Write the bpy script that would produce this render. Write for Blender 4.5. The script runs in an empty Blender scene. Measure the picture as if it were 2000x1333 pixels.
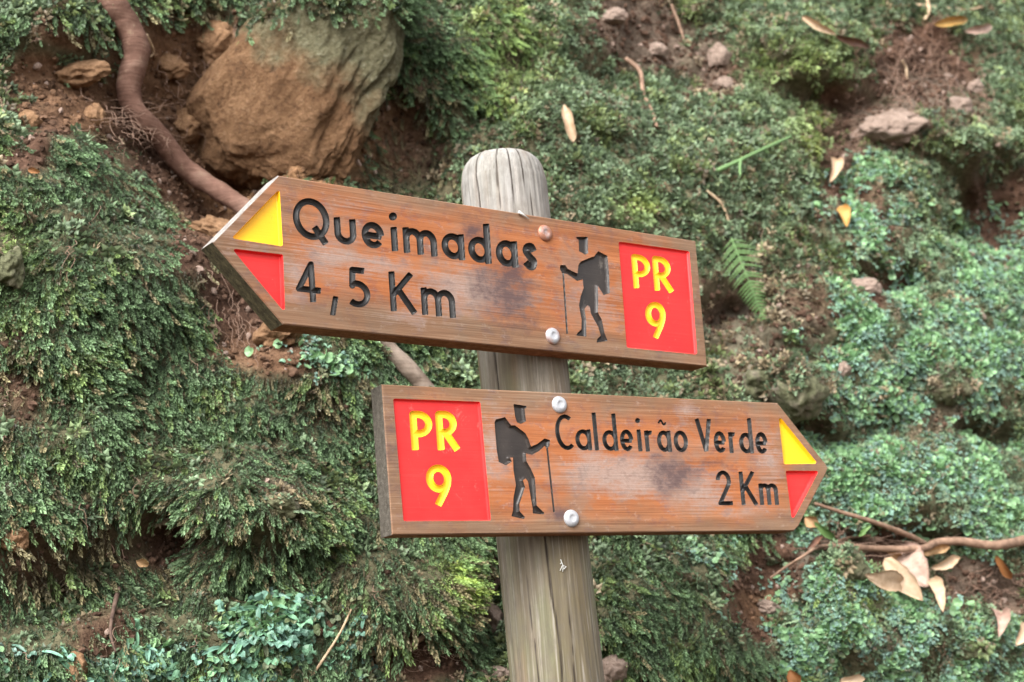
import bpy, bmesh, math, random
import numpy as np
from mathutils import Vector, Matrix, noise as mnoise
from mathutils.geometry import delaunay_2d_cdt

random.seed(7)
rng = np.random.default_rng(11)
S = bpy.context.scene
COL = S.collection
W0, H0 = 2000.0, 1333.0                       # the photograph's own pixels
CAM = np.array([0.0, 0.0, 1.55])
FPX = 2900.0
PITCH, ROLL = math.radians(13.406), math.radians(-4.148)

# ------------------------------------------------------------------ camera
fw = np.array([0, math.cos(PITCH), math.sin(PITCH)])
_r = np.array([1.0, 0, 0]); _u = np.cross(_r, fw)
rt = math.cos(ROLL) * _r + math.sin(ROLL) * _u
up = -math.sin(ROLL) * _r + math.cos(ROLL) * _u
cd = bpy.data.cameras.new('camera')
cam = bpy.data.objects.new('camera', cd); COL.objects.link(cam)
cam.matrix_world = Matrix(((rt[0], up[0], -fw[0], CAM[0]), (rt[1], up[1], -fw[1], CAM[1]),
                           (rt[2], up[2], -fw[2], CAM[2]), (0, 0, 0, 1)))
cd.sensor_width = 36.0
cd.lens = FPX / W0 * 36.0
cd.clip_start, cd.clip_end = 0.05, 200.0
cd.dof.use_dof = True
cd.dof.focus_distance = 2.06
cd.dof.aperture_fstop = 5.6
S.camera = cam

# ------------------------------------------------------------------ sky, sun, exposure (soft overcast light in a ravine)
SUN_EL, SUN_AZ = math.radians(58), math.radians(232)
world = bpy.data.worlds.new('World'); S.world = world
world.use_nodes = True
wn, wl = world.node_tree.nodes, world.node_tree.links
wn.clear()
sky = wn.new('ShaderNodeTexSky'); sky.sky_type = 'NISHITA'; sky.sun_disc = False
sky.sun_elevation = SUN_EL; sky.sun_rotation = SUN_AZ
sky.air_density = 1.0; sky.dust_density = 4.0; sky.ozone_density = 1.0
hsv = wn.new('ShaderNodeHueSaturation'); hsv.inputs['Saturation'].default_value = 0.12   # cloud greys the sky
bg = wn.new('ShaderNodeBackground'); bg.inputs['Strength'].default_value = 0.15
wo = wn.new('ShaderNodeOutputWorld')
wl.new(sky.outputs[0], hsv.inputs['Color']); wl.new(hsv.outputs[0], bg.inputs['Color']); wl.new(bg.outputs[0], wo.inputs[0])
sd = bpy.data.lights.new('sun', 'SUN'); sd.energy = 1.2; sd.angle = math.radians(35); sd.color = (1.0, 0.96, 0.9)
sun = bpy.data.objects.new('sun', sd); COL.objects.link(sun)
# light comes from above, from behind the camera's left shoulder
_sd = Vector((-0.45, -0.95, 0.95)).normalized()
sun.rotation_euler = _sd.to_track_quat('Z', 'Y').to_euler()
sky.sun_elevation = math.asin(_sd.z); sky.sun_rotation = math.atan2(_sd.x, _sd.y)
S.view_settings.view_transform = 'Standard'; S.view_settings.look = 'None'
S.view_settings.exposure = 1.68; S.view_settings.gamma = 1.0
S.view_settings.use_curve_mapping = False
S.render.engine = 'CYCLES'
S.cycles.max_bounces = 6; S.cycles.diffuse_bounces = 3; S.cycles.glossy_bounces = 2
S.cycles.transmission_bounces = 2; S.cycles.transparent_max_bounces = 4

# ------------------------------------------------------------------ projection helpers
def rays(P):
    P = np.asarray(P, float)
    return fw + ((P[..., 0:1] - W0 / 2) / FPX) * rt + ((H0 / 2 - P[..., 1:2]) / FPX) * up
def project(X):
    d = np.asarray(X, float) - CAM
    w = d @ fw
    return np.stack([W0 / 2 + FPX * (d @ rt) / w, H0 / 2 - FPX * (d @ up) / w], -1)
def smooth(a, b, x):
    t = np.clip((x - a) / (b - a), 0, 1); return t * t * (3 - 2 * t)

# ------------------------------------------------------------------ noise (numpy)
_perm = rng.permutation(256); _perm = np.concatenate([_perm, _perm])
_g2 = np.stack([np.cos(np.arange(256) * 2.399), np.sin(np.arange(256) * 2.399)], -1)
def pn(x, y, s=0):
    xi = np.floor(x).astype(int); yi = np.floor(y).astype(int)
    xf = x - xi; yf = y - yi
    u = xf * xf * xf * (xf * (xf * 6 - 15) + 10); v = yf * yf * yf * (yf * (yf * 6 - 15) + 10)
    def g(i, j, dx, dy):
        h = _perm[(_perm[(i + s * 17) & 255] + j) & 255]
        return _g2[h, 0] * dx + _g2[h, 1] * dy
    a = g(xi, yi, xf, yf); b = g(xi + 1, yi, xf - 1, yf)
    c = g(xi, yi + 1, xf, yf - 1); d = g(xi + 1, yi + 1, xf - 1, yf - 1)
    return (a + u * (b - a) + v * ((c + u * (d - c)) - (a + u * (b - a)))) * 1.5
def fbm(x, y, oct=4, s=0, gain=0.5):
    o = 0; a = 1.0
    for k in range(oct):
        o = o + a * pn(x, y, s + k); x = x * 2.03 + 3.1; y = y * 2.03 + 1.7; a *= gain
    return o
def ridged(x, y, oct=4, s=0):
    o = 0; a = 1.0
    for k in range(oct):
        o = o + a * (1 - 2 * np.abs(pn(x, y, s + k))); x = x * 2.1 + 2.3; y = y * 2.1 + 5.9; a *= 0.5
    return o

# ------------------------------------------------------------------ material helpers
class NT:
    def __init__(s, name):
        s.m = bpy.data.materials.new(name); s.m.use_nodes = True
        s.n = s.m.node_tree.nodes; s.l = s.m.node_tree.links
        s.b = s.n['Principled BSDF']; s.out = s.n['Material Output']
    def node(s, t, **kw):
        n = s.n.new(t)
        for k, v in kw.items():
            if k.startswith('i_'):
                n.inputs[k[2:].replace('_', ' ')].default_value = v
            else: setattr(n, k, v)
        return n
    def link(s, a, b): s.l.new(a, b)
    def coord(s, kind='Object', scale=(1, 1, 1), rot=(0, 0, 0)):
        c = s.node('ShaderNodeTexCoord'); m = s.node('ShaderNodeMapping')
        m.inputs['Scale'].default_value = scale; m.inputs['Rotation'].default_value = rot
        s.link(c.outputs[kind], m.inputs[0]); return m.outputs[0]
    def noise(s, vec, scale, detail=4, rough=0.55, dist=0.0):
        n = s.node('ShaderNodeTexNoise'); n.inputs['Scale'].default_value = scale
        n.inputs['Detail'].default_value = detail; n.inputs['Roughness'].default_value = rough
        n.inputs['Distortion'].default_value = dist
        s.link(vec, n.inputs['Vector']); return n.outputs['Fac']
    def ramp(s, fac, stops, interp='LINEAR'):
        r = s.node('ShaderNodeValToRGB'); r.color_ramp.interpolation = interp
        e = r.color_ramp.elements
        while len(e) < len(stops): e.new(0.5)
        for i, (p, c) in enumerate(stops):
            e[i].position = p
            e[i].color = (c, c, c, 1) if isinstance(c, (int, float)) else (*c, 1)
        s.link(fac, r.inputs[0]); return r.outputs[0]
    def mix(s, fac, a, b, mode='MIX'):
        m = s.node('ShaderNodeMix', data_type='RGBA', blend_type=mode)
        for sock, v in ((m.inputs[0], fac), (m.inputs[6], a), (m.inputs[7], b)):
            if isinstance(v, (int, float)): sock.default_value = v
            elif isinstance(v, tuple): sock.default_value = (*v, 1)
            else: s.link(v, sock)
        return m.outputs[2]
    def math(s, op, a, b=0.0, c=None, clamp=False):
        m = s.node('ShaderNodeMath', operation=op, use_clamp=clamp)
        for i, v in enumerate((a, b) if c is None else (a, b, c)):
            if isinstance(v, (int, float)): m.inputs[i].default_value = v
            else: s.link(v, m.inputs[i])
        return m.outputs[0]
    def base(s, c, rough=0.7, spec=0.3):
        if isinstance(c, tuple): s.b.inputs['Base Color'].default_value = (*c, 1)
        else: s.link(c, s.b.inputs['Base Color'])
        if isinstance(rough, (int, float)): s.b.inputs['Roughness'].default_value = rough
        else: s.link(rough, s.b.inputs['Roughness'])
        s.b.inputs['Specular IOR Level'].default_value = spec
    def bump(s, h, strength=0.4, dist=0.002):
        b = s.node('ShaderNodeBump'); b.inputs['Strength'].default_value = strength
        b.inputs['Distance'].default_value = dist
        s.link(h, b.inputs['Height']); s.link(b.outputs[0], s.b.inputs['Normal'])
    def spot(s, x, z, rx, rz, vec):
        """0..1 falloff of a stain centred at local (x, z)"""
        m = s.node('ShaderNodeMapping'); m.vector_type = 'POINT'
        m.inputs['Location'].default_value = (-x / rx, 0, -z / rz); m.inputs['Scale'].default_value = (1 / rx, 0, 1 / rz)
        s.link(vec, m.inputs[0])
        l = s.node('ShaderNodeVectorMath', operation='LENGTH'); s.link(m.outputs[0], l.inputs[0])
        return s.math('SUBTRACT', 1.0, l.outputs['Value'], clamp=True)

def obj(name, verts, faces, mat, parent=None, smooth_sh=True, loc=None, label=None, cat=None, group=None, kind=None, edges=()):
    me = bpy.data.meshes.new(name)
    if isinstance(verts, np.ndarray): verts = verts.tolist()
    if isinstance(faces, np.ndarray): faces = faces.tolist()
    me.from_pydata(verts, edges, faces); me.update()
    if mat: me.materials.append(mat)
    if smooth_sh: me.shade_smooth()
    o = bpy.data.objects.new(name, me); COL.objects.link(o)
    if parent is not None: o.parent = parent
    if loc is not None: o.location = loc
    tag(o, label, cat, group, kind)
    return o
def tag(o, label=None, cat=None, group=None, kind=None):
    for k, v in (('label', label), ('category', cat), ('group', group), ('kind', kind)):
        if v: o[k] = v
def empty(name, loc, label, cat, group=None):
    o = bpy.data.objects.new(name, None); COL.objects.link(o); o.location = loc
    o.empty_display_size = 0.05
    tag(o, label, cat, group); return o

def tube(pts, rad, seg=10, jitter=0.0, cap=True, fl=1.0):
    """swept tube; returns verts, faces"""
    P = np.asarray(pts, float); n = len(P)
    R = np.full(n, rad) if np.isscalar(rad) else np.asarray(rad, float)
    T = np.gradient(P, axis=0); T /= np.linalg.norm(T, axis=1)[:, None] + 1e-12
    a = np.array([0.3, -0.9, 0.2]); V = []
    N = np.cross(T[0], a); N /= np.linalg.norm(N)
    for i in range(n):
        N = N - T[i] * (N @ T[i]); N /= np.linalg.norm(N) + 1e-12
        B = np.cross(T[i], N)
        for k in range(seg):
            th = 2 * math.pi * k / seg
            r = R[i] * (1 + jitter * math.sin(3.1 * k + 1.7 * i) * 0.5 + (random.random() - .5) * jitter)
            V.append(P[i] + r * (math.cos(th) * N + fl * math.sin(th) * B))
    F = [(i * seg + k, i * seg + (k + 1) % seg, (i + 1) * seg + (k + 1) % seg, (i + 1) * seg + k)
         for i in range(n - 1) for k in range(seg)]
    if cap:
        F.append(tuple(range(seg))[::-1]); F.append(tuple(range((n - 1) * seg, n * seg)))
    return np.array(V), F
def spline(pts, n):
    """Catmull-Rom through pts -> n samples"""
    P = np.asarray(pts, float); P = np.vstack([2 * P[0] - P[1], P, 2 * P[-1] - P[-2]])
    m = len(P) - 3; out = []
    for t in np.linspace(0, m - 1e-6, n):
        i = int(t); f = t - i
        a, b, c, d = P[i], P[i + 1], P[i + 2], P[i + 3]
        out.append(0.5 * ((2 * b) + (-a + c) * f + (2 * a - 5 * b + 4 * c - d) * f * f + (-a + 3 * b - 3 * c + d) * f ** 3))
    return np.array(out)
def merge(parts):
    V = []; F = []; o = 0
    for v, f in parts:
        V.append(np.asarray(v)); F += [tuple(i + o for i in q) for q in f]; o += len(v)
    return np.vstack(V), F

# ================================================================== THE BANK
def blob(px, py, cx, cy, rx, ry, ang=0.0, p=1.0):
    a = math.radians(ang); dx = px - cx; dy = py - cy
    u = (dx * math.cos(a) + dy * math.sin(a)) / rx; v = (-dx * math.sin(a) + dy * math.cos(a)) / ry
    return np.exp(-(u * u + v * v) ** p)
def base_y(x, z):
    y0 = 2.72 + 0.52 * x + 0.10 * np.tanh(x * 1.3)
    return y0 + np.where(z > 1.6, 0.38 * (z - 2.0), -0.152 + 0.16 * (z - 1.6))

# (cx, cy, rx, ry, angle, metres towards the camera, sharpness)  - authored where the bank shows them
FORMS = [
    (600, 230, 190, 260, 0, -0.06, 1), (340, 220, 150, 210, 15, -0.26, 1.4), (420, 330, 120, 120, 0, -0.15, 1.2),
    (60, 60, 190, 95, 0, 0.03, 1.5), (130, 140, 150, 60, 0, -0.10, 1.3),
    (110, 470, 240, 220, 0, 0.13, 1.6), (250, 330, 90, 80, 30, 0.05, 1.3), (330, 560, 85, 85, 0, 0.06, 1.4),
    (110, 850, 230, 190, 0, 0.09, 1.4), (480, 600, 110, 130, 20, -0.07, 1.3), (500, 980, 150, 90, 10, 0.10, 1.5),
    (310, 1060, 90, 70, -30, -0.10, 1.2), (90, 1010, 120, 60, 0, 0.03, 1.2), (560, 760, 170, 110, 0, 0.04, 1.3),
    (740, 830, 90, 110, 0, -0.03, 1.2), (120, 1180, 160, 60, 0, -0.05, 1.3), (300, 1270, 400, 80, 0, 0.05, 1.4),
    (790, 1170, 130, 90, 20, 0.08, 1.4), (960, 1180, 45, 170, 8, -0.10, 1.4), (820, 1290, 110, 60, 0, -0.05, 1.2),
    (1310, 1190, 190, 150, 10, 0.12, 1.6), (1500, 1150, 80, 110, -10, -0.09, 1.3),
    (880, 110, 120, 90, 35, 0.08, 1.4), (790, 330, 110, 150, 20, -0.12, 1.3), (1060, 60, 130, 110, 0, 0.04, 1.4),
    (1010, 130, 60, 60, 0, -0.05, 1.3), (1180, 160, 90, 50, 30, -0.07, 1.3), (1180, 350, 240, 160, 0, 0.07, 1.5),
    (1100, 230, 120, 60, 0, 0.02, 1.4), (1330, 110, 120, 120, 20, -0.05, 1.4),
    (1610, 120, 130, 70, 15, 0.13, 1.7), (1640, 200, 70, 32, 0, -0.10, 1.3), (1800, 150, 110, 110, 0, -0.06, 1.4),
    (1830, 260, 150, 55, 25, 0.12, 1.6), (1960, 420, 75, 90, 0, -0.22, 1.4), (1890, 330, 70, 45, 20, 0.06, 1.4),
    (1500, 380, 160, 110, 0, 0.05, 1.4), (1640, 330, 50, 130, 0, -0.06, 1.3), (1740, 430, 90, 90, 0, 0.05, 1.3),
    (1420, 620, 55, 38, 0, -0.13, 1.3), (1740, 565, 70, 32, 5, -0.13, 1.4), (1560, 620, 90, 60, 0, 0.05, 1.4),
    (1480, 750, 80, 70, 0, 0.06, 1.5), (1580, 800, 70, 60, 10, 0.13, 1.7), (1570, 850, 60, 25, 0, -0.10, 1.3),
    (1720, 680, 110, 90, 0, 0.10, 1.6), (1850, 760, 110, 80, 20, 0.08, 1.5), (1690, 860, 100, 28, -15, -0.06, 1.4),
    (1740, 960, 190, 90, 0, 0.10, 1.5), (1960, 860, 70, 30, 0, -0.14, 1.4), (1930, 640, 110, 140, 0, 0.05, 1.4),
    (1700, 1075, 170, 36, 3, -0.08, 1.5), (1630, 1130, 80, 80, 0, 0.11, 1.6), (1760, 1240, 170, 90, 15, 0.10, 1.5),
    (1930, 1150, 110, 70, 10, -0.07, 1.4), (1560, 1290, 90, 60, 0, 0.02, 1.4),
]
def height(x, z):
    """distance of the bank's surface from the camera's plane at world (x, z)"""
    b = base_y(x, z)
    P = project(np.stack([x, b, z], -1)); px, py = P[..., 0], P[..., 1]
    wx = 26 * fbm(x * 7, z * 7, 3, 40); wy = 26 * fbm(x * 7, z * 7, 3, 50)
    px = px + wx; py = py + wy
    d = np.zeros_like(x)
    for cx, cy, rx, ry, an, amp, p in FORMS:
        d += amp * blob(px, py, cx, cy, rx, ry, an, p)
    d = d * (0.84 - 0.30 * smooth(1480, 1700, px) * smooth(380, 520, py)) + 0.030 * fbm(x * 3.1, z * 3.1, 3, 1) + 0.012 * ridged(x * 6.3, z * 7.5, 3, 9) + 0.011 * fbm(x * 19, z * 22, 4, 20)
    return b - d

def axis(lo, hi, flo, fhi, step, coarse):
    a = [flo]
    while a[-1] < fhi: a.append(a[-1] + step)
    s = step
    while a[-1] < hi: s = min(s * 1.35, coarse); a.append(a[-1] + s)
    s = step; f = [flo]
    while f[-1] > lo: s = min(s * 1.35, coarse); f.append(f[-1] - s)
    return np.array(f[:0:-1] + a)
XS = axis(-3.2, 3.8, -0.98, 1.36, 0.0062, 0.09)
ZS = axis(-0.1, 4.6, 1.46, 3.36, 0.0062, 0.09)
GX, GZ = np.meshgrid(XS, ZS, indexing='ij')
GY = height(GX, GZ)
NX, NZ = GX.shape
GP = np.stack([GX, GY, GZ], -1)
_dx = np.stack([np.gradient(GP[..., k], axis=0) for k in range(3)], -1)
_dz = np.stack([np.gradient(GP[..., k], axis=1) for k in range(3)], -1)
GN_ = np.cross(_dx, _dz); GN_ /= np.linalg.norm(GN_, axis=-1)[..., None]      # points at -y (towards camera)
GPX = project(GP)
gpx, gpy = GPX[..., 0], GPX[..., 1]

def interp(A, x, z):
    i = np.clip(np.searchsorted(XS, x) - 1, 0, NX - 2); j = np.clip(np.searchsorted(ZS, z) - 1, 0, NZ - 2)
    u = (x - XS[i]) / (XS[i + 1] - XS[i]); v = (z - ZS[j]) / (ZS[j + 1] - ZS[j])
    if A.ndim == 3: u = u[..., None]; v = v[..., None]
    return (A[i, j] * (1 - u) + A[i + 1, j] * u) * (1 - v) + (A[i, j + 1] * (1 - u) + A[i + 1, j + 1] * u) * v
def hit(px, py):
    """the point of the bank seen at photo pixel (px, py) and its normal"""
    v = rays((px, py)); t = np.linspace(1.4, 5.5, 900)
    X = CAM[0] + v[0] * t; Y = CAM[1] + v[1] * t; Z = CAM[2] + v[2] * t
    g = interp(GY, X, Z) - Y
    k = int(np.argmax(g < 0)) if (g < 0).any() else len(t) - 1
    f = g[k - 1] / (g[k - 1] - g[k]) if k else 0
    tt = t[k - 1] + f * (t[k] - t[k - 1])
    p = CAM + v * tt
    return p, interp(GN_, p[0:1], p[2:3])[0]
def at(px, py, off=0.0):
    p, n = hit(px, py); v = rays((px, py)); v = v / np.linalg.norm(v)
    return p - v * off
def pxm(px, py):
    """metres per photo pixel at the bank there"""
    return float((hit(px, py)[0] - CAM) @ fw) / FPX

# what the surface is made of: soil patches (bare), ochre rock, moss, liverwort
def region(items):
    m = np.zeros_like(GX)
    wx = 30 * fbm(GX * 9, GZ * 9, 3, 70); wy = 30 * fbm(GX * 9, GZ * 9, 3, 80)
    for cx, cy, rx, ry, an, w in items:
        rx *= 1.18; ry *= 1.18
        m = np.maximum(m, w * smooth(0, 1, 1.6 - 1.6 * np.sqrt(-np.log(np.maximum(blob(gpx + wx, gpy + wy, cx, cy, rx, ry, an), 1e-9)) + 1e-9) * 0.9))
    return m
SOIL = region([
    (350, 190, 190, 200, 10, 1), (400, 370, 170, 100, 30, 1), (520, 380, 150, 70, 10, 1), (1530, 1090, 70, 60, 0, 0.95), (1485, 1130, 80, 90, 0, 1), (600, 210, 170, 200, 0, 1), (120, 175, 150, 60, 0, 1), (150, 235, 110, 40, 0, 1), (40, 285, 60, 45, 0, 1),
    (130, 60, 90, 40, 0, 0.8), (470, 600, 90, 140, -25, 1), (540, 690, 70, 60, 0, 0.95), (390, 470, 60, 80, 30, 1),
    (760, 250, 80, 130, 15, 0.75), (840, 300, 60, 90, 0, 0.5), (1250, 60, 130, 90, 30, 0.95), (1390, 140, 70, 70, 30, 0.9),
    (1800, 140, 120, 110, 20, 1), (1690, 230, 80, 60, 0, 0.9), (1640, 190, 70, 30, 0, 0.9), (1650, 350, 45, 110, 0, 0.85), (1960, 420, 80, 100, 0, 1),
    (1740, 245, 75, 45, 15, 0.9), (1700, 430, 60, 80, 0, 0.6), (1420, 615, 55, 35, 0, 1), (1740, 560, 70, 32, 0, 1), (1480, 740, 60, 50, 0, 0.7),
    (1570, 600, 60, 70, 0, 0.6), (1500, 1150, 75, 110, -10, 1), (1480, 1210, 70, 50, 0, 1), (1930, 1150, 120, 65, 10, 1), (1700, 1080, 130, 40, 0, 0.9),
    (955, 1140, 40, 110, 8, 1), (830, 1285, 110, 55, 0, 0.95), (320, 1060, 70, 60, -30, 0.85), (60, 1090, 90, 90, 0, 0.6), (210, 1240, 70, 60, 0, 0.8),
    (200, 1040, 160, 60, 0, 0.45), (30, 720, 60, 110, 0, 0.75), (640, 770, 60, 60, 0, 0.35), (540, 970, 60, 30, 0, 0.5), (1820, 830, 80, 50, 0, 0.5), (1590, 800, 60, 50, 0, 0.5),
    (1880, 200, 60, 60, 0, 0.6), (1300, 600, 200, 90, 0, 0.35), (1480, 640, 130, 110, 0, 0.45), (1740, 1250, 60, 40, 0, 0.35), (1620, 1080, 70, 45, 0, 0.6), (700, 840, 50, 60, 0, 0.2)])
OCHRE = region([(560, 260, 200, 260, 0, 1), (370, 130, 140, 110, 0, 0.45), (120, 150, 190, 90, 0, 0.4), (350, 400, 100, 60, 0, 0.15), (180, 230, 60, 50, 0, 0.5),
                (500, 700, 90, 50, 0, 0.35), (600, 1180, 80, 60, 0, 0.3), (1500, 1190, 60, 40, 0, 0.5)])
GREY = region([(1480, 720, 160, 140, 0, 0.8), (1620, 1100, 90, 60, 0, 0.8), (1800, 260, 160, 120, 0, 0.6), (1850, 800, 120, 90, 0, 0.6), (1300, 80, 160, 140, 0, 0.5),
               (1740, 1260, 140, 70, 0, 0.7), (1930, 1150, 120, 80, 0, 0.4), (540, 980, 70, 50, 0, 0.5)])
LIVER = region([(1760, 680, 170, 160, 0, 1), (1720, 930, 230, 130, 0, 1), (1930, 620, 130, 200, 0, 0.9), (1930, 960, 130, 120, 0, 0.9), (1680, 1230, 230, 130, 15, 0.9),
                (1900, 1290, 170, 80, 0, 0.8), (280, 1325, 420, 60, 0, 1), (600, 1250, 150, 80, 0, 0.55), (1400, 1080, 60, 60, 0, 0.3), (1610, 1050, 90, 40, 0, 0.7), (640, 640, 120, 110, 0, 0.25),
                (1700, 410, 90, 110, 0, 0.5), (1560, 1320, 120, 40, 0, 0.7)])

# bank mesh
idx = np.arange(NX * NZ).reshape(NX, NZ)
F = np.stack([idx[:-1, :-1], idx[1:, :-1], idx[1:, 1:], idx[:-1, 1:]], -1).reshape(-1, 4)
m = NT('bank_soil')
vec = m.coord()
big = m.noise(vec, 9, 5, 0.6); fine = m.noise(vec, 90, 5, 0.65); vfine = m.noise(vec, 420, 3, 0.6)
brown = m.ramp(m.math('ADD', m.math('MULTIPLY', big, 0.5), m.math('MULTIPLY', fine, 0.5)),
               [(0.3, (0.030, 0.016, 0.010)), (0.5, (0.085, 0.046, 0.030)), (0.68, (0.17, 0.098, 0.066))])
ochre = m.ramp(m.math('ADD', m.math('MULTIPLY', big, 0.35), m.math('MULTIPLY', fine, 0.65)),
               [(0.3, (0.07, 0.035, 0.017)), (0.5, (0.20, 0.11, 0.055)), (0.7, (0.34, 0.20, 0.11))])
grey = m.ramp(fine, [(0.3, (0.06, 0.055, 0.04)), (0.7, (0.22, 0.19, 0.15))])
at_ = m.node('ShaderNodeAttribute', attribute_name='soil')
sep = m.node('ShaderNodeSeparateColor'); m.link(at_.outputs['Color'], sep.inputs[0])
c = m.mix(sep.outputs[1], brown, ochre); c = m.mix(sep.outputs[2], c, grey)
mossy = m.ramp(fine, [(0.3, (0.035, 0.036, 0.018)), (0.7, (0.15, 0.135, 0.08))])
c = m.mix(sep.outputs[0], mossy, c)
m.base(c, 0.9, 0.15)
m.bump(m.math('ADD', fine, m.math('MULTIPLY', vfine, 0.5)), 0.9, 0.007)
BANK = m.m
bank = obj('bank', GP.reshape(-1, 3), F, BANK, kind='structure')
ca = bank.data.color_attributes.new('soil', 'FLOAT_COLOR', 'POINT')
soilc = np.stack([np.clip(SOIL * 1.15, 0, 1), OCHRE, GREY, np.ones_like(SOIL)], -1).reshape(-1)
ca.data.foreach_set('color', soilc.astype(np.float32))

# the trail's ground at the foot of the bank (below the frame)
m = NT('trail_earth'); v = m.coord()
m.base(m.ramp(m.noise(v, 14, 6, 0.65), [(0.3, (0.04, 0.026, 0.017)), (0.7, (0.14, 0.10, 0.07))]), 0.95, 0.1)
m.bump(m.noise(v, 60, 5), 0.7, 0.01)
gx, gy = np.meshgrid(np.linspace(-30, 30, 61), np.linspace(-40, 4, 45), indexing='ij')
gz = 0.02 * fbm(gx * 0.7, gy * 0.7, 3, 5)
ii = np.arange(gx.size).reshape(gx.shape)
obj('trail', np.stack([gx, gy, gz], -1).reshape(-1, 3), np.stack([ii[:-1, :-1], ii[1:, :-1], ii[1:, 1:], ii[:-1, 1:]], -1).reshape(-1, 4), m.m, kind='structure')

# ================================================================== SIGNPOST
BT = 0.036                                     # board thickness
YAW1, D1 = math.radians(36.436), 1.6352733
YAW2, D2 = math.radians(30.741), 1.7491147
def on_plane(P, yaw, d):
    n = np.array([math.sin(yaw), -math.cos(yaw), 0]); v = rays(P)
    return CAM + v * (-d / (v @ n))[..., None]
PR = 0.0655
axA = on_plane(np.array([1009.0, 590.0]), YAW1, D1 + BT + PR - 0.002)
axB = on_plane(np.array([1043.5, 915.0]), YAW2, D2 + BT + PR - 0.002)
axd = (axA - axB) / (axA - axB)[2]             # per metre of height
def ax_at(z): return axA + axd * (z - axA[2])
base = ax_at(0.0)
post_root = empty('signpost', tuple(base), 'round weathered wooden post carrying two routed wooden arrow boards in front of the mossy bank', 'signpost')

# top of the post from the photo: its dome peaks at pixel y = 302
zt = axA[2]
while project(ax_at(zt))[1] > 306: zt += 0.001
def wood_post():
    m = NT('weathered_post_wood'); v = m.coord()
    st = m.coord('Object', (22, 22, 0.9)); st2 = m.coord('Object', (85, 85, 2.2)); 
    a = m.noise(st, 1.0, 5, 0.6, 0.3); b = m.noise(st2, 1.0, 4, 0.6); big = m.noise(m.coord('Object', (7, 7, 1.2)), 1.0, 3)
    grey = m.ramp(m.math('ADD', m.math('MULTIPLY', a, 0.5), m.math('MULTIPLY', b, 0.5)),
                  [(0.25, (0.19, 0.18, 0.17)), (0.5, (0.255, 0.245, 0.234)), (0.75, (0.32, 0.31, 0.30))])
    br = m.ramp(m.math('ADD', m.math('MULTIPLY', a, 0.6), m.math('MULTIPLY', b, 0.4)),
                [(0.28, (0.075, 0.058, 0.042)), (0.5, (0.160, 0.132, 0.100)), (0.74, (0.26, 0.228, 0.185))])
    sx = m.node('ShaderNodeSeparateXYZ'); m.link(v, sx.inputs[0])
    # the top, open to rain and sun, has silvered; below it stays brown
    hgt = m.math('ADD', m.math('MULTIPLY', m.math('SUBTRACT', sx.outputs[2], zt - 0.42), 3.2), m.math('MULTIPLY', m.math('SUBTRACT', big, 0.5), 2.2), clamp=True)
    c = m.mix(hgt, br, grey)
    alg = m.ramp(m.noise(m.coord('Object', (16, 16, 5)), 1.0, 4), [(0.46, 0.0), (0.66, 0.75)])
    c = m.mix(m.math('MULTIPLY', alg, m.math('SUBTRACT', 1.0, m.math('MULTIPLY', hgt, 0.8))), c, (0.15, 0.16, 0.09))
    rust = m.ramp(m.noise(m.coord('Object', (26, 26, 1.4), (0, 0, 2.0)), 1.0, 3), [(0.54, 0.0), (0.70, 0.7)])
    c = m.mix(rust, c, (0.15, 0.082, 0.036))
    pale = m.ramp(m.noise(m.coord('Object', (40, 40, 1.5), (0, 0, 1.0)), 1.0, 4), [(0.6, 0.0), (0.75, 0.7)])
    c = m.mix(pale, c, (0.34, 0.315, 0.29))
    wide = m.noise(m.coord('Object', (13, 13, 0.5)), 1.0, 3, 0.5)
    c = m.mix(m.math('MULTIPLY', m.ramp(wide, [(0.40, 0.7), (0.53, 0.0)]), m.math('SUBTRACT', 1.0, m.math('MULTIPLY', hgt, 0.7))), c, m.mix(b, (0.05, 0.042, 0.022), (0.15, 0.122, 0.066)))
    ck = m.node('ShaderNodeAttribute', attribute_name='crack')
    c = m.mix(ck.outputs['Fac'], c, (0.025, 0.018, 0.014))
    m.base(c, 0.85, 0.2)
    fib = m.noise(m.coord('Object', (260, 260, 5)), 1.0, 4, 0.65)
    c = m.mix(m.ramp(fib, [(0.34, 0.35), (0.46, 0.0)]), c, (0.07, 0.056, 0.042)); c = m.mix(m.ramp(fib, [(0.54, 0.0), (0.68, 0.45)]), c, (0.36, 0.33, 0.30))
    mot = m.noise(m.coord('Object', (60, 60, 30)), 1.0, 5, 0.7)
    c = m.mix(m.ramp(mot, [(0.35, 0.45), (0.55, 0.0)]), c, (0.10, 0.085, 0.07))
    c = m.mix(ck.outputs['Fac'], c, (0.025, 0.018, 0.014))
    m.link(c, m.b.inputs['Base Color'])
    m.bump(m.math('ADD', m.math('ADD', m.math('MULTIPLY', mot, 0.5), m.math('MULTIPLY', b, 0.5)), fib), 0.3, 0.001)
    return m.m
POSTM = wood_post()
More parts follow.
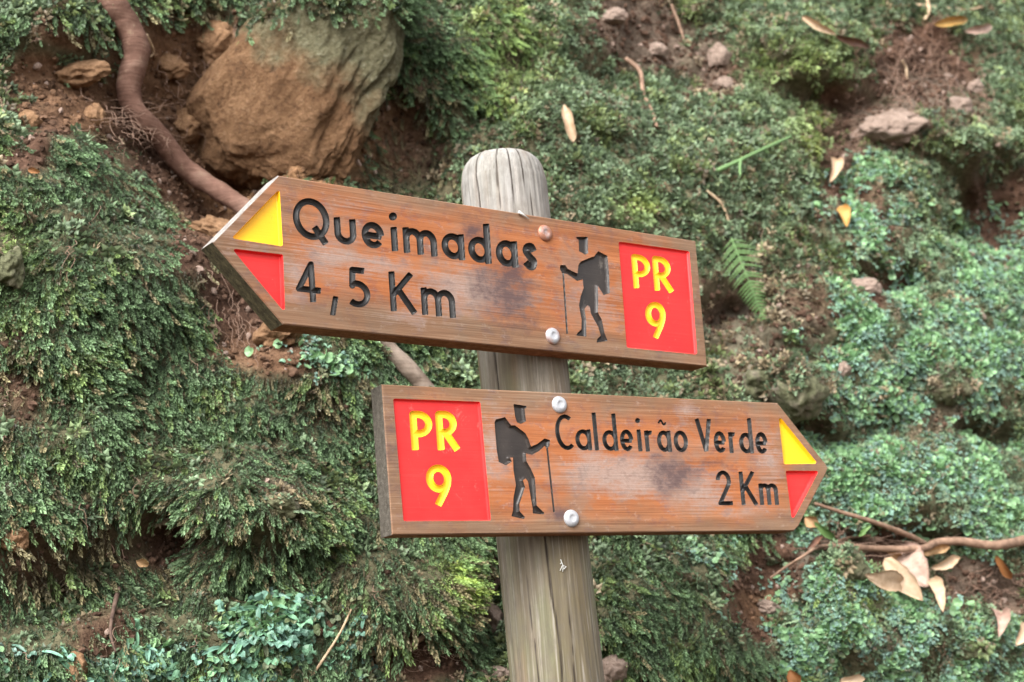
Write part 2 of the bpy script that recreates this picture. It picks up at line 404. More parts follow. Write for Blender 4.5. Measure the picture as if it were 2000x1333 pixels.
def build_post():
    nth, zs = 220, []
    Ht = zt
    prof = [(0, PR * 1.05)]
    zz = np.concatenate([np.linspace(0, 1.3, 8), np.linspace(1.32, Ht - 0.045, 170)])
    rr = PR * (1.045 - 0.045 * zz / Ht)
    rtop = PR * 0.985
    th = np.linspace(0, math.pi / 2, 22)[1:]
    # dome: rounded shoulder, flattened crown
    dz = Ht - 0.045 + 0.045 * np.sin(th) ** 1.0
    dr = rtop * (np.cos(th) ** 0.42)
    zz = np.concatenate([zz, dz[:-1]]); rr = np.concatenate([rr, dr[:-1]])
    A = np.linspace(0, 2 * math.pi, nth, endpoint=False)
    TH, ZZ = np.meshgrid(A, zz, indexing='ij'); RR = np.tile(rr, (nth, 1))
    RR = RR * (1 + 0.010 * fbm(np.cos(TH) * 1.5 + 9, np.sin(TH) * 1.5 + ZZ * 1.2, 2, 3)) + 0.0011 * fbm(TH * 9, ZZ * 3, 3, 8)
    # drying cracks: angle measured from the camera side, running down the grain
    cr = np.zeros_like(RR)
    toc = math.atan2(-base[1], -base[0])
    for off, z0, z1, w, dep, wob in ((-0.62, Ht - 0.55, Ht + 1, 0.0022, 0.008, 1), (-0.13, Ht - 0.14, Ht + 1, 0.0013, 0.005, 2), (0.18, Ht - 0.16, Ht + 1, 0.0014, 0.005, 3),
                                     (0.50, Ht - 0.10, Ht + 1, 0.0011, 0.004, 4), (0.10, 1.3, Ht - 0.56, 0.0022, 0.009, 5), (0.62, Ht - 0.30, Ht - 0.06, 0.001, 0.003, 6),
                                     (-0.36, 1.45, Ht - 0.6, 0.0009, 0.003, 7), (0.42, 1.4, 1.72, 0.0009, 0.003, 8)):
        th0 = toc + off + 0.06 * fbm(np.full_like(ZZ, wob * 3.3), ZZ * 5, 3, wob)
        d = np.abs((TH - th0 + math.pi) % (2 * math.pi) - math.pi) * np.maximum(RR, 0.012)
        env = smooth(z0, z0 + 0.05, ZZ) * (1 - smooth(z1 - 0.05, z1, ZZ))
        ww = w * 0.75 * (0.55 + 0.8 * np.abs(fbm(np.full_like(ZZ, wob), ZZ * 18, 2, 30 + wob)))
        f = np.clip(1 - d / (ww * 1.6), 0, 1) * env
        cr = np.maximum(cr, f); RR = RR - dep * 0.35 * f
    # a shallow weathered channel beside the long lower crack
    th0 = toc + 0.02; d = np.abs((TH - th0 + math.pi) % (2 * math.pi) - math.pi)
    ch = np.clip(1 - d / 0.14, 0, 1) * (1 - smooth(Ht - 0.62, Ht - 0.58, ZZ)) * smooth(Ht - 0.95, Ht - 0.7, ZZ)
    RR = RR - 0.003 * ch
    ctr = np.stack([base[0] * 0 + axd[0] * ZZ, axd[1] * ZZ, ZZ], -1)
    V = ctr + np.stack([RR * np.cos(TH), RR * np.sin(TH), np.zeros_like(RR)], -1)
    n, k = RR.shape
    ii = np.arange(n * k).reshape(n, k); jj = np.roll(ii, -1, 0)
    F = np.stack([ii[:, :-1], jj[:, :-1], jj[:, 1:], ii[:, 1:]], -1).reshape(-1, 4).tolist()
    V = V.reshape(-1, 3).tolist(); top = len(V); V.append([axd[0] * Ht, axd[1] * Ht, Ht])
    for q in range(n): F.append((ii[q, -1], ii[(q + 1) % n, -1], top))
    o = obj('post', V, F, POSTM, post_root)
    a = o.data.attributes.new('crack', 'FLOAT', 'POINT')
    a.data.foreach_set('value', np.concatenate([cr.reshape(-1), [0]]).astype(np.float32))
    return o
post = build_post()

# ------------------------------------------------------------------ routed signs
def poly_sd(P, poly):
    """signed distance to polygon (negative inside)"""
    poly = np.asarray(poly, float); n = len(poly)
    d = np.full(len(P), 1e9); s = np.zeros(len(P), bool)
    for i in range(n):
        a, b = poly[i], poly[(i + 1) % n]; e = b - a; w = P - a
        t = np.clip((w @ e) / (e @ e + 1e-12), 0, 1)
        d = np.minimum(d, ((w - t[:, None] * e) ** 2).sum(1))
        c = (a[1] > P[:, 1]) != (b[1] > P[:, 1])
        with np.errstate(divide='ignore', invalid='ignore'):
            xi = a[0] + (P[:, 1] - a[1]) * e[0] / e[1]
        s ^= c & (P[:, 0] < xi)
    d = np.sqrt(d); return np.where(s, -d, d)
def stroke_sd(P, line, w):
    """signed distance to a routed stroke with nearly flat ends"""
    L = np.asarray(line, float); L = L[np.r_[True, np.hypot(*np.diff(L, axis=0).T) > 1e-6]]
    n = len(L); best = np.full(len(P), 1e9); seg = np.zeros(len(P), int); tb = np.zeros(len(P))
    for i in range(n - 1):
        a, b = L[i], L[i + 1]; e = b - a; q = P - a
        t = np.clip((q @ e) / (e @ e + 1e-12), 0, 1)
        d = np.sqrt(((q - t[:, None] * e) ** 2).sum(1))
        k = d < best; best[k] = d[k]; seg[k] = i; tb[k] = t[k]
    sd_ = best - w / 2
    closed = np.allclose(L[0], L[-1])
    if not closed:
        for end, a, b in ((0, L[1], L[0]), (1, L[-2], L[-1])):
            T = (b - a) / np.linalg.norm(b - a); q = P - b
            k = ((seg == 0) & (tb <= 0)) if end == 0 else ((seg == n - 2) & (tb >= 1))
            al = q @ T; la = np.abs(q @ np.array([-T[1], T[0]])); r = w * 0.14
            dx = la - w / 2 + r; dy = al - w * 0.12 + r
            box = np.minimum(np.maximum(dx, dy), 0) + np.hypot(np.maximum(dx, 0), np.maximum(dy, 0)) - r
            sd_ = np.where(k, box, sd_)
    return sd_
def march(sdf, bb, step):
    """filled mesh of sdf < 0: verts (n,2), sd (n,), faces, boundary loops (vertex index lists)"""
    x0, y0, x1, y1 = bb
    xs = np.arange(x0 - 2 * step, x1 + 3 * step, step); ys = np.arange(y0 - 2 * step, y1 + 3 * step, step)
    X, Y = np.meshgrid(xs, ys, indexing='ij')
    D = sdf(np.stack([X, Y], -1).reshape(-1, 2)).reshape(X.shape)
    D = np.where(np.abs(D) < 1e-3 * step, -1e-3 * step, D)
    vid = {}; V = []; SD = []
    def gv(i, j):
        k = (i, j)
        if k not in vid: vid[k] = len(V); V.append((xs[i], ys[j])); SD.append(D[i, j])
        return vid[k]
    def ev(i, j, i2, j2):
        k = (i, j, i2, j2) if (i, j) < (i2, j2) else (i2, j2, i, j)
        if k not in vid:
            a, b = D[k[0], k[1]], D[k[2], k[3]]; t = a / (a - b)
            vid[k] = len(V); V.append((xs[k[0]] + t * (xs[k[2]] - xs[k[0]]), ys[k[1]] + t * (ys[k[3]] - ys[k[1]]))); SD.append(0.0)
        return vid[k]
    F = []; nxt = {}
    inside = D < 0
    cnt = inside[:-1, :-1].astype(int) + inside[1:, :-1] + inside[1:, 1:] + inside[:-1, 1:]
    for i, j in zip(*np.nonzero(cnt)):
        C = ((i, j), (i + 1, j), (i + 1, j + 1), (i, j + 1))
        if cnt[i, j] == 4:
            F.append(tuple(gv(*c) for c in C)); continue
        ring = []
        for k in range(4):
            a, b = C[k], C[(k + 1) % 4]
            if inside[a]: ring.append((gv(*a), 0))
            if inside[a] != inside[b]: ring.append((ev(*a, *b), 1 if inside[a] else 2))
        if len(ring) >= 3: F.append(tuple(r[0] for r in ring))
        m_ = len(ring)
        for k in range(m_):
            a, b = ring[k], ring[(k + 1) % m_]
            if a[1] == 1 and b[1] == 2: nxt[a[0]] = b[0]
    loops = []
    while nxt:
        s0, c_ = nxt.popitem(); lp = [s0]
        while c_ != s0 and c_ in nxt: lp.append(c_); c_ = nxt.pop(c_)
        if len(lp) > 3: loops.append(lp)
    return np.array(V), np.array(SD), F, loops

def ell(cx, cy, rx, ry, a0, a1, n=None):
    n = n or max(6, int(abs(a1 - a0) / 9))
    return [(cx + rx * math.cos(math.radians(a)), cy + ry * math.sin(math.radians(a))) for a in np.linspace(a0, a1, n + 1)]
def glyph(k, W, h, w):
    """centre lines of a letter: u in 0..W (left to right), v up from the baseline; dots are (centre, radius)"""
    e = w * 0.12; m_ = w / 2; b = m_; t = h - m_; R = W
    vm = h / 2; ry = (t - b) / 2; dots = []
    if k in 'oO0': L = [ell(W / 2, vm, W / 2, ry, 0, 360)]
    elif k == 'a': L = [ell(W / 2, vm, W / 2, ry, 0, 360), [(W, h - e), (W, e)]]
    elif k[0] == 'd':
        xh = float(k[1:]); rr = (xh - w) / 2
        L = [ell(W / 2, xh / 2, W / 2, rr, 0, 360), [(W, h - e), (W, e)]]
    elif k == 'e': L = [ell(W / 2, vm, W / 2, ry, 4, 318), [(0, vm - ry * .05), (W, vm - ry * .05)]]
    elif k == 'u':
        r = W / 2; L = [[(0, h - e)] + ell(r, b + r * 1.02, r, r * 1.02, 180, 360) + [(W, h - e)]]
    elif k[0] == 'i':
        L = [[(0, h - e), (0, e)]]; dots = [((0, float(k[1:])), w * 0.62)]
    elif k == 'l': L = [[(0, h - e), (0, e)]]
    elif k == 'm':
        q = W / 4; L = [[(0, h - e), (0, e)], [(0, t - q * 1.25)] + ell(q, t - q * 1.25, q, q * 1.25, 180, 0) + [(W / 2, e)],
                        [(W / 2, t - q * 1.25)] + ell(3 * q, t - q * 1.25, q, q * 1.25, 180, 0) + [(W, e)]]
    elif k == 'r': L = [[(0, h - e), (0, e)], ell(W * 0.95, t - W * 1.15, W * 0.95, W * 1.15, 175, 75)]
    elif k == 's':
        L = [spline([(W * .97, h - w * 1.05), (W * .72, t + w * .08), (W * .25, t - w * .05), (W * .08, vm + ry * .52), (W * .45, vm + w * .02), (W * .92, vm - ry * .42), (W * .8, b + w * .02), (W * .4, b - w * .02), (W * .0, b + w * .5)], 34)]
    elif k == 'Q': L = [ell(W / 2, vm, W / 2, ry, 0, 360), [(W * .60, h * .31), (W * .93, -h * .04)]]
    elif k == 'C': L = [ell(W * .62, vm, W * .62, ry, 58, 306)]
    elif k == 'K': L = [[(0, h - e), (0, e)], [(W * .93, h - e), (w * .2, h * .44)], [(W * .30, h * .55), (W, e)]]
    elif k == 'V': L = [[(0, h - e), (W * .55, m_ * .8)], [(W, h - e), (W * .55, m_ * .8)]]
    elif k == '4': L = [[(W * .70, e), (W * .70, t), (0, h * .30 + 0), (W + m_ * .6, h * .30)]]
    elif k == '5':
        L = [[(W * .86, t), (W * .18, t), (W * .12, h * .53)] + ell(W * .38, h * .335, W * .62, h * .335 - m_, 105, -128)]
    elif k == ',': L = [[(W * .75, h), (0, 0)]]
    elif k == '2': L = [ell(W * .47, t - h * .24 + m_ * .2, W * .47, h * .24, 172, -28) + [(W * .02, b), (W + m_ * .4, b)]]
    elif k == '~': L = [spline([(0, h * .2), (W * .12, h * .62), (W * .32, h * .85), (W * .62, h * .25), (W * .85, h * .2), (W, h * .65)], 14)]
    elif k == 'P':
        r = (t - h * .42) / 2
        L = [[(0, e), (0, t), (W - r * 1.1, t)] + ell(W - r * 1.1, t - r, r * 1.1, r, 90, -90) + [(0, t - 2 * r)]]
    elif k == 'R':
        r = (t - h * .45) / 2
        L = [[(0, e), (0, t), (W * .9 - r, t)] + ell(W * .9 - r, t - r, r, r, 90, -90) + [(0, t - 2 * r)], [(W * .36, t - 2 * r), (W * 1.03, e)]]
    elif k == '9':
        r = W / 2; cy = t - ry * .62
        L = [ell(r, cy, r, ry * .62, 0, 360), [(W, cy), (W * .96, cy - ry * .35), (W * .8, cy - ry * .75), (W * .38, e)]]
    return L, dots

# materials of the boards -------------------------------------------------
def board_wood(name, hx0, hx1, hz, dark, scuff):
    m = NT(name); v = m.coord()
    g1 = m.noise(m.coord('Object', (3.0, 14, 70)), 1.0, 5, 0.6, 0.35)
    g2 = m.noise(m.coord('Object', (7, 30, 420)), 1.0, 4, 0.6)
    big = m.noise(m.coord('Object', (9, 9, 16)), 1.0, 4, 0.6); pat = m.noise(m.coord('Object', (28, 28, 44)), 1.0, 9, 0.74)
    c = m.ramp(m.math('ADD', m.math('MULTIPLY', g1, 0.6), m.math('MULTIPLY', g2, 0.4)),
               [(0.26, (0.115, 0.037, 0.015)), (0.47, (0.275, 0.092, 0.032)), (0.62, (0.36, 0.132, 0.052)), (0.8, (0.42, 0.20, 0.10))])
    redd = m.ramp(pat, [(0.52, 0.0), (0.66, 0.55)]); c = m.mix(redd, c, (0.27, 0.068, 0.036))
    blot = m.noise(m.coord('Object', (11, 11, 17)), 1.0, 7, 0.66, 0.4)
    c = m.mix(m.ramp(blot, [(0.48, 0.0), (0.62, 0.62)]), c, m.mix(g2, (0.12, 0.072, 0.05), (0.29, 0.195, 0.145)))
    # greyed margin where rain reaches the end grain and the edges
    sx = m.node('ShaderNodeSeparateXYZ'); m.link(v, sx.inputs[0])
    ed = m.math('SUBTRACT', m.math('ABSOLUTE', sx.outputs[2]), hz * 0.5)
    ed = m.math('DIVIDE', ed, hz * 0.5)
    ex = m.math('MAXIMUM', m.math('DIVIDE', m.math('SUBTRACT', hx0 + 0.15, sx.outputs[0]), 0.13), m.math('DIVIDE', m.math('SUBTRACT', sx.outputs[0], hx1 - 0.14), 0.13))
    ed = m.math('MAXIMUM', ed, ex)
    ed = m.math('ADD', ed, m.math('MULTIPLY', m.math('SUBTRACT', big, 0.5), 1.6))
    gm = m.ramp(ed, [(0.08, 0.0), (0.85, 0.8)])
    greyw = m.ramp(m.math('ADD', m.math('MULTIPLY', g1, 0.4), m.math('MULTIPLY', g2, 0.6)), [(0.3, (0.085, 0.052, 0.030)), (0.5, (0.155, 0.100, 0.062)), (0.7, (0.235, 0.17, 0.115))])
    c = m.mix(gm, c, greyw)
    # pale lichen bloom and scuffs
    sc = None
    for s_ in scuff:
        k = m.math('MULTIPLY', m.spot(*s_[:4], v), s_[4]); sc = k if sc is None else m.math('MAXIMUM', sc, k)
    sc = m.math('ADD', sc, m.math('MULTIPLY', m.math('SUBTRACT', m.math('ADD', m.math('MULTIPLY', pat, 0.6), m.math('MULTIPLY', g2, 0.4)), 0.55), 3.0))
    sc = m.ramp(sc, [(-0.0, 0.0), (0.50, 0.88)])
    c = m.mix(sc, c, m.mix(m.noise(m.coord('Object', (150, 150, 260)), 1.0, 5, 0.7), (0.20, 0.125, 0.10), (0.36, 0.28, 0.24)))
    pale = m.ramp(m.noise(m.coord('Object', (60, 60, 95)), 1.0, 5, 0.7), [(0.58, 0.0), (0.74, 0.5)])
    c = m.mix(m.math('MULTIPLY', pale, m.ramp(pat, [(0.4, 0.0), (0.6, 1.0)])), c, (0.50, 0.42, 0.36))
    # black mould spots
    dk = None
    for d_ in dark:
        k = m.math('MULTIPLY', m.spot(*d_[:4], v), d_[4]); dk = k if dk is None else m.math('MAXIMUM', dk, k)
    dk = m.math('ADD', dk, m.math('MULTIPLY', m.math('SUBTRACT', pat, 0.5), 3.2))
    line = m.ramp(m.noise(m.coord('Object', (2.2, 10, 330)), 1.0, 3, 0.5), [(0.66, 0.0), (0.74, 0.5)])
    c = m.mix(line, c, (0.13, 0.055, 0.03))
    dk = m.ramp(dk, [(0.05, 0.0), (1.0, 0.9)])
    c = m.mix(dk, c, (0.075, 0.046, 0.046))
    m.base(c, m.ramp(pat, [(0.3, 0.6), (0.7, 0.85)]), 0.25)
    m.bump(m.math('ADD', m.math('MULTIPLY', g2, 1.0), m.math('MULTIPLY', pat, 0.4)), 0.6, 0.0011)
    return m.m
def edge_wood(name, c0, c1, c2):
    m = NT(name)
    g = m.noise(m.coord('Object', (60, 140, 140)), 1.0, 5, 0.7); p_ = m.noise(m.coord('Object', (420, 420, 420)), 1.0, 3, 0.6)
    m.base(m.mix(m.ramp(p_, [(0.66, 0.0), (0.74, 0.45)]), m.ramp(g, [(0.3, c0), (0.55, c1), (0.75, c2)]), (0.42, 0.40, 0.28)), 0.85, 0.2)
    m.bump(m.math('ADD', g, p_), 0.7, 0.0018); return m.m
ENDM = edge_wood('grey_end_grain', (0.040, 0.034, 0.027), (0.085, 0.074, 0.060), (0.14, 0.126, 0.108))
DARKEND = edge_wood('dark_olive_end_grain', (0.022, 0.018, 0.010), (0.075, 0.062, 0.035), (0.15, 0.13, 0.075))  # dark olive-brown end grain on the lower-left arrow edge
SIDEM = edge_wood('board_edge_wood', (0.12, 0.05, 0.022), (0.22, 0.10, 0.05), (0.33, 0.18, 0.10))
BEVM = edge_wood('painted_sky_lit_edge', (0.17, 0.15, 0.135), (0.27, 0.25, 0.235), (0.37, 0.355, 0.34))  # upper-left arrow edge: skylight painted in as a paler wood tone
def paint(name, col, dirt, rough=0.35, amt=0.5, chips=None):
    m = NT(name); a = m.noise(m.coord('Object', (14, 14, 14)), 1.0, 5, 0.65); b = m.noise(m.coord('Object', (120, 120, 120)), 1.0, 5, 0.7)
    c = m.mix(m.ramp(a, [(0.42, 0.0), (0.8, amt)]), col, dirt)
    c = m.mix(m.ramp(b, [(0.66, 0.0), (0.74, 0.7)]), c, chips or dirt)
    m.base(c, m.ramp(a, [(0.3, rough), (0.7, rough + 0.2)]), 0.4); g = m.noise(m.coord('Object', (6, 30, 260)), 1.0, 4, 0.6)
    c = m.mix(m.ramp(g, [(0.60, 0.0), (0.72, 0.35)]), c, dirt)
    sc = m.noise(m.coord('Object', (35, 35, 18)), 1.0, 6, 0.75, 1.5)
    c = m.mix(m.ramp(sc, [(0.62, 0.0), (0.70, 0.7)]), c, chips or dirt)
    m.link(c, m.b.inputs['Base Color'])
    m.bump(m.math('ADD', m.math('ADD', a, m.math('MULTIPLY', b, 0.3)), m.math('MULTIPLY', g, 0.8)), 0.3, 0.0012); return m.m
REDP = paint('red_sign_paint', (0.66, 0.014, 0.014), (0.60, 0.040, 0.034), 0.42, 0.5, (0.60, 0.12, 0.10))
YELP = paint('yellow_sign_paint', (0.80, 0.45, 0.008), (0.72, 0.36, 0.014), 0.4, 0.5, (0.30, 0.20, 0.03))
BLKP = paint('black_letter_paint', (0.010, 0.009, 0.009), (0.035, 0.031, 0.028), 0.3, 0.7, (0.10, 0.085, 0.075))
FIGP = paint('brown_black_figure_paint', (0.018, 0.013, 0.011), (0.055, 0.043, 0.036), 0.34, 0.8, (0.15, 0.13, 0.11))
def bolt_mat(name, rust, r0=0.008):
    m = NT(name); a = m.noise(m.coord('Object', (70, 70, 70)), 1.0, 5, 0.65)
    v = m.coord(); l = m.node('ShaderNodeVectorMath', operation='LENGTH'); m.link(v, l.inputs[0])
    ring = m.math('MULTIPLY', m.math('SUBTRACT', l.outputs['Value'], r0), 110.0)
    f = m.ramp(m.math('ADD', m.math('ADD', m.math('MULTIPLY', ring, 0.55), m.math('MULTIPLY', m.math('SUBTRACT', a, 0.5), 1.6)), rust - 0.5), [(0.35, 0.0), (0.75, 0.9)])
    zinc = m.ramp(a, [(0.3, (0.27, 0.275, 0.29)), (0.7, (0.46, 0.465, 0.49))])
    m.base(m.mix(f, zinc, (0.30, 0.11, 0.05)), 0.5, 0.5)
    m.b.inputs['Metallic'].default_value = 0.3; m.bump(a, 0.5, 0.001); return m.m
ZINC, RUSTY, HALFR = bolt_mat('zinc_bolt', 0.0), bolt_mat('rusted_bolt', 1.2, 0.0088), bolt_mat('rust_rimmed_bolt', 0.8)

class Board:
    def __init__(s, yaw, d, org_px, outline, label, wood_args):
        s.yaw, s.d = yaw, d
        s.e = np.array([math.cos(yaw), math.sin(yaw), 0]); s.n = np.array([math.sin(yaw), -math.cos(yaw), 0])
        s.o = on_plane(np.array(org_px, float), yaw, d)
        out = s.loc(np.array(outline, float))
        s.out = out
        s.wood = board_wood(label[:5].strip() + '_stained_wood', *wood_args(s))
        s.cuts = []                              # loops (n,2) in local plane, cut through the face layer
        s.label = label; s.children = []
    def loc(s, P):
        X = on_plane(np.asarray(P, float), s.yaw, s.d) - s.o
        return np.stack([X @ s.e, X[..., 2]], -1)
    def carve(s, name, sdf, bb, mat, depth, w, base_d=0.0, step=1.0, wall=1.6, register=True, label=None, skip=None, fl=0.72):
        V, SD, F, loops = march(sdf, bb, step)
        L = s.loc(V)
        q = np.clip(-SD / wall, 0, 1); q = q * q * (3 - 2 * q)
        dep = base_d + depth * (fl * q + (1 - fl) * smooth(wall, max(w / 2, wall + .1), -SD))
        V3 = np.stack([L[:, 0], dep, L[:, 1]], -1)
        lp = [L[l] for l in loops]
        if register: s.cuts += lp
        s.children.append((name, V3, F, mat, label))
        return lp
    def finish(s, side_mats):
        o = bpy.data.objects.new('sign_board', None) if False else None
        out = s.out; n = len(out)
        ctr = out.mean(0)
        def inset(a):
            r = []
            for i in range(n):
                p, c_, q = out[i - 1], out[i], out[(i + 1) % n]
                t1 = (c_ - p) / np.linalg.norm(c_ - p); t2 = (q - c_) / np.linalg.norm(q - c_)
                n1 = np.array([t1[1], -t1[0]]); n2 = np.array([t2[1], -t2[0]])
                if n1 @ (ctr - c_) < 0: n1 = -n1
                if n2 @ (ctr - c_) < 0: n2 = -n2
                b = n1 + n2; b = b / (b @ n1); r.append(c_ + b * a)
            return np.array(r)
        ins = inset(0.0014)
        # front face with the routed shapes left open
        pts = [tuple(p) for p in ins]; edges = [(i, (i + 1) % n) for i in range(n)]
        for lp in s.cuts:
            b0 = len(pts); k = len(lp); pts += [tuple(p) for p in lp]; edges += [(b0 + i, b0 + (i + 1) % k) for i in range(k)]
        r = delaunay_2d_cdt([Vector(p) for p in pts], edges, [], 0, 1e-7)
        V2 = np.array([tuple(v) for v in r[0]]); T = [tuple(f) for f in r[2]]
        C = np.array([V2[list(t)].mean(0) for t in T])
        ok = poly_sd(C, ins) < 0
        odd = np.zeros(len(C), bool)
        for lp in s.cuts: odd ^= poly_sd(C, lp) < 0
        ok &= ~odd
        V = [(p[0], 0.0, p[1]) for p in V2]; F = []; M = []
        for t, k in zip(T, ok):
            if not k: continue
            a, b, c_ = V2[t[0]], V2[t[1]], V2[t[2]]
            cr = (b[0] - a[0]) * (c_[1] - a[1]) - (b[1] - a[1]) * (c_[0] - a[0])
            F.append(t if cr > 0 else t[::-1]); M.append(0)
        # rim: bevel, side, back
        rings = []
        for pts_, dd in ((ins, 0.0), (out, 0.0014), (out, BT - 0.0014), (ins, BT)):
            rings.append(len(V)); V += [(p[0], dd, p[1]) for p in pts_]
        for k in range(3):
            for i in range(n):
                j = (i + 1) % n; F.append((rings[k] + i, rings[k + 1] + i, rings[k + 1] + j, rings[k] + j))
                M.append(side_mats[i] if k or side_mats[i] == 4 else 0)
        F.append(tuple(rings[3] + i for i in range(n))); M.append(1)
        b = obj('sign_board', V, F, s.wood, post_root, smooth_sh=False, label=s.label)
        for mm in (SIDEM, ENDM, DARKEND, BEVM): b.data.materials.append(mm)
        b.data.polygons.foreach_set('material_index', M)
        bm = bmesh.new(); bm.from_mesh(b.data); bmesh.ops.remove_doubles(bm, verts=bm.verts, dist=1e-6); bmesh.ops.recalc_face_normals(bm, faces=bm.faces); bm.to_mesh(b.data); bm.free()
        b.location = Vector(s.o - base); b.rotation_euler = (0, 0, s.yaw)
        for name, V3, F3, mat, lab in s.children: obj(name, V3, F3, mat, b, smooth_sh=name in ('letter', 'hiker_symbol'), label=lab)
        s.b = b
        return b
    def bolt(s, px, py, rad, mat, label=None):
        c = s.loc(np.array([[px, py]], float))[0]
        prof = [(rad, 0.0015), (rad * 1.0, -0.0008), (rad * .94, -.0024), (rad * .80, -.0038), (rad * .58, -.0047), (rad * .40, -.0050), (rad * .33, -.0043), (rad * .14, -.0042)]
        k = 28; V = []; F = []
        for r_, d_ in prof:
            V += [(r_ * math.cos(2 * math.pi * i / k), d_, r_ * math.sin(2 * math.pi * i / k)) for i in range(k)]
        for q in range(len(prof) - 1):
            F += [(q * k + i, q * k + (i + 1) % k, (q + 1) * k + (i + 1) % k, (q + 1) * k + i) for i in range(k)]
        F.append(tuple((len(prof) - 1) * k + i for i in range(k)))
        obj('bolt', V, F, mat, s.b, loc=(c[0], 0, c[1]), label=label)

def zoom_map(x0, y0, sc): return lambda u, v: (x0 + u * sc, y0 + v * sc)
def text(B, zm, sc, items, base_fn, w, lean, mat, depth=0.0055, base_d=0.0, register=True):
    """items: (glyph, x0, x1, height[, lift]) in enlarged pixels of the photograph; returns cut loops"""
    loops = []
    for it in items:
        k, x0, x1, h = it[:4]; lift = it[4] if len(it) > 4 else 0
        stem_only = k[0] in 'il'
        Wd = 0 if stem_only else x1 - x0 - w
        L, dots = glyph(k, Wd, h, w)
        xc = (x0 + x1) / 2 if stem_only else x0 + w / 2
        vm = 0.35 * h
        def M(p):
            u, v = xc + p[0], p[1] + lift
            x = u - lean * (v - vm - lift); return zm(x, base_fn(u) - v)
        lines = [[M(p) for p in ln] for ln in L]; dts = [(M(c_), r_ * sc) for c_, r_ in dots]
        wp = w * sc
        def sdf(P, lines=lines, dts=dts):
            d = np.full(len(P), 1e9)
            for ln in lines: d = np.minimum(d, stroke_sd(P, ln, wp))
            for c_, r_ in dts: d = np.minimum(d, np.hypot(P[:, 0] - c_[0], P[:, 1] - c_[1]) - r_)
            return d
        A = np.array([p for ln in lines for p in ln] + [c_ for c_, _ in dts])
        bb = (A[:, 0].min() - wp, A[:, 1].min() - wp, A[:, 0].max() + wp, A[:, 1].max() + wp)
        loops += B.carve('letter', sdf, bb, mat, depth, wp, base_d, 1.0, 1.5, register)
    return loops
def figure(B, zm, sc, polys, stick, sw):
    PL = [[zm(*p) for p in pl] for pl in polys]; st = [zm(*p) for p in stick]
    def sdf(P):
        d = np.minimum(stroke_sd(P, st, sw * sc), 1e9)
        for pl in PL: d = np.minimum(d, poly_sd(P, pl))
        return d
    A = np.array([p for pl in PL for p in pl] + st)
    B.carve('hiker_symbol', sdf, (A[:, 0].min() - 3, A[:, 1].min() - 3, A[:, 0].max() + 3, A[:, 1].max() + 3), FIGP, 0.0045, 9.0, 0.0, 1.0, 1.6)
def rounded(poly, r):
    """sdf of a polygon with corners rounded by radius r"""
    poly = np.array(poly, float); c = poly.mean(0)
    n = len(poly); ins = []
    for i in range(n):
        p, q, s_ = poly[i - 1], poly[i], poly[(i + 1) % n]
        t1 = (q - p) / np.linalg.norm(q - p); t2 = (s_ - q) / np.linalg.norm(s_ - q)
        n1 = np.array([-t1[1], t1[0]]); n2 = np.array([-t2[1], t2[0]])
        if n1 @ (c - q) < 0: n1 = -n1
        if n2 @ (c - q) < 0: n2 = -n2
        b = n1 + n2; b = b / (b @ n1); ins.append(q + b * r)
    ins = np.array(ins)
    return lambda P: poly_sd(P, ins) - r
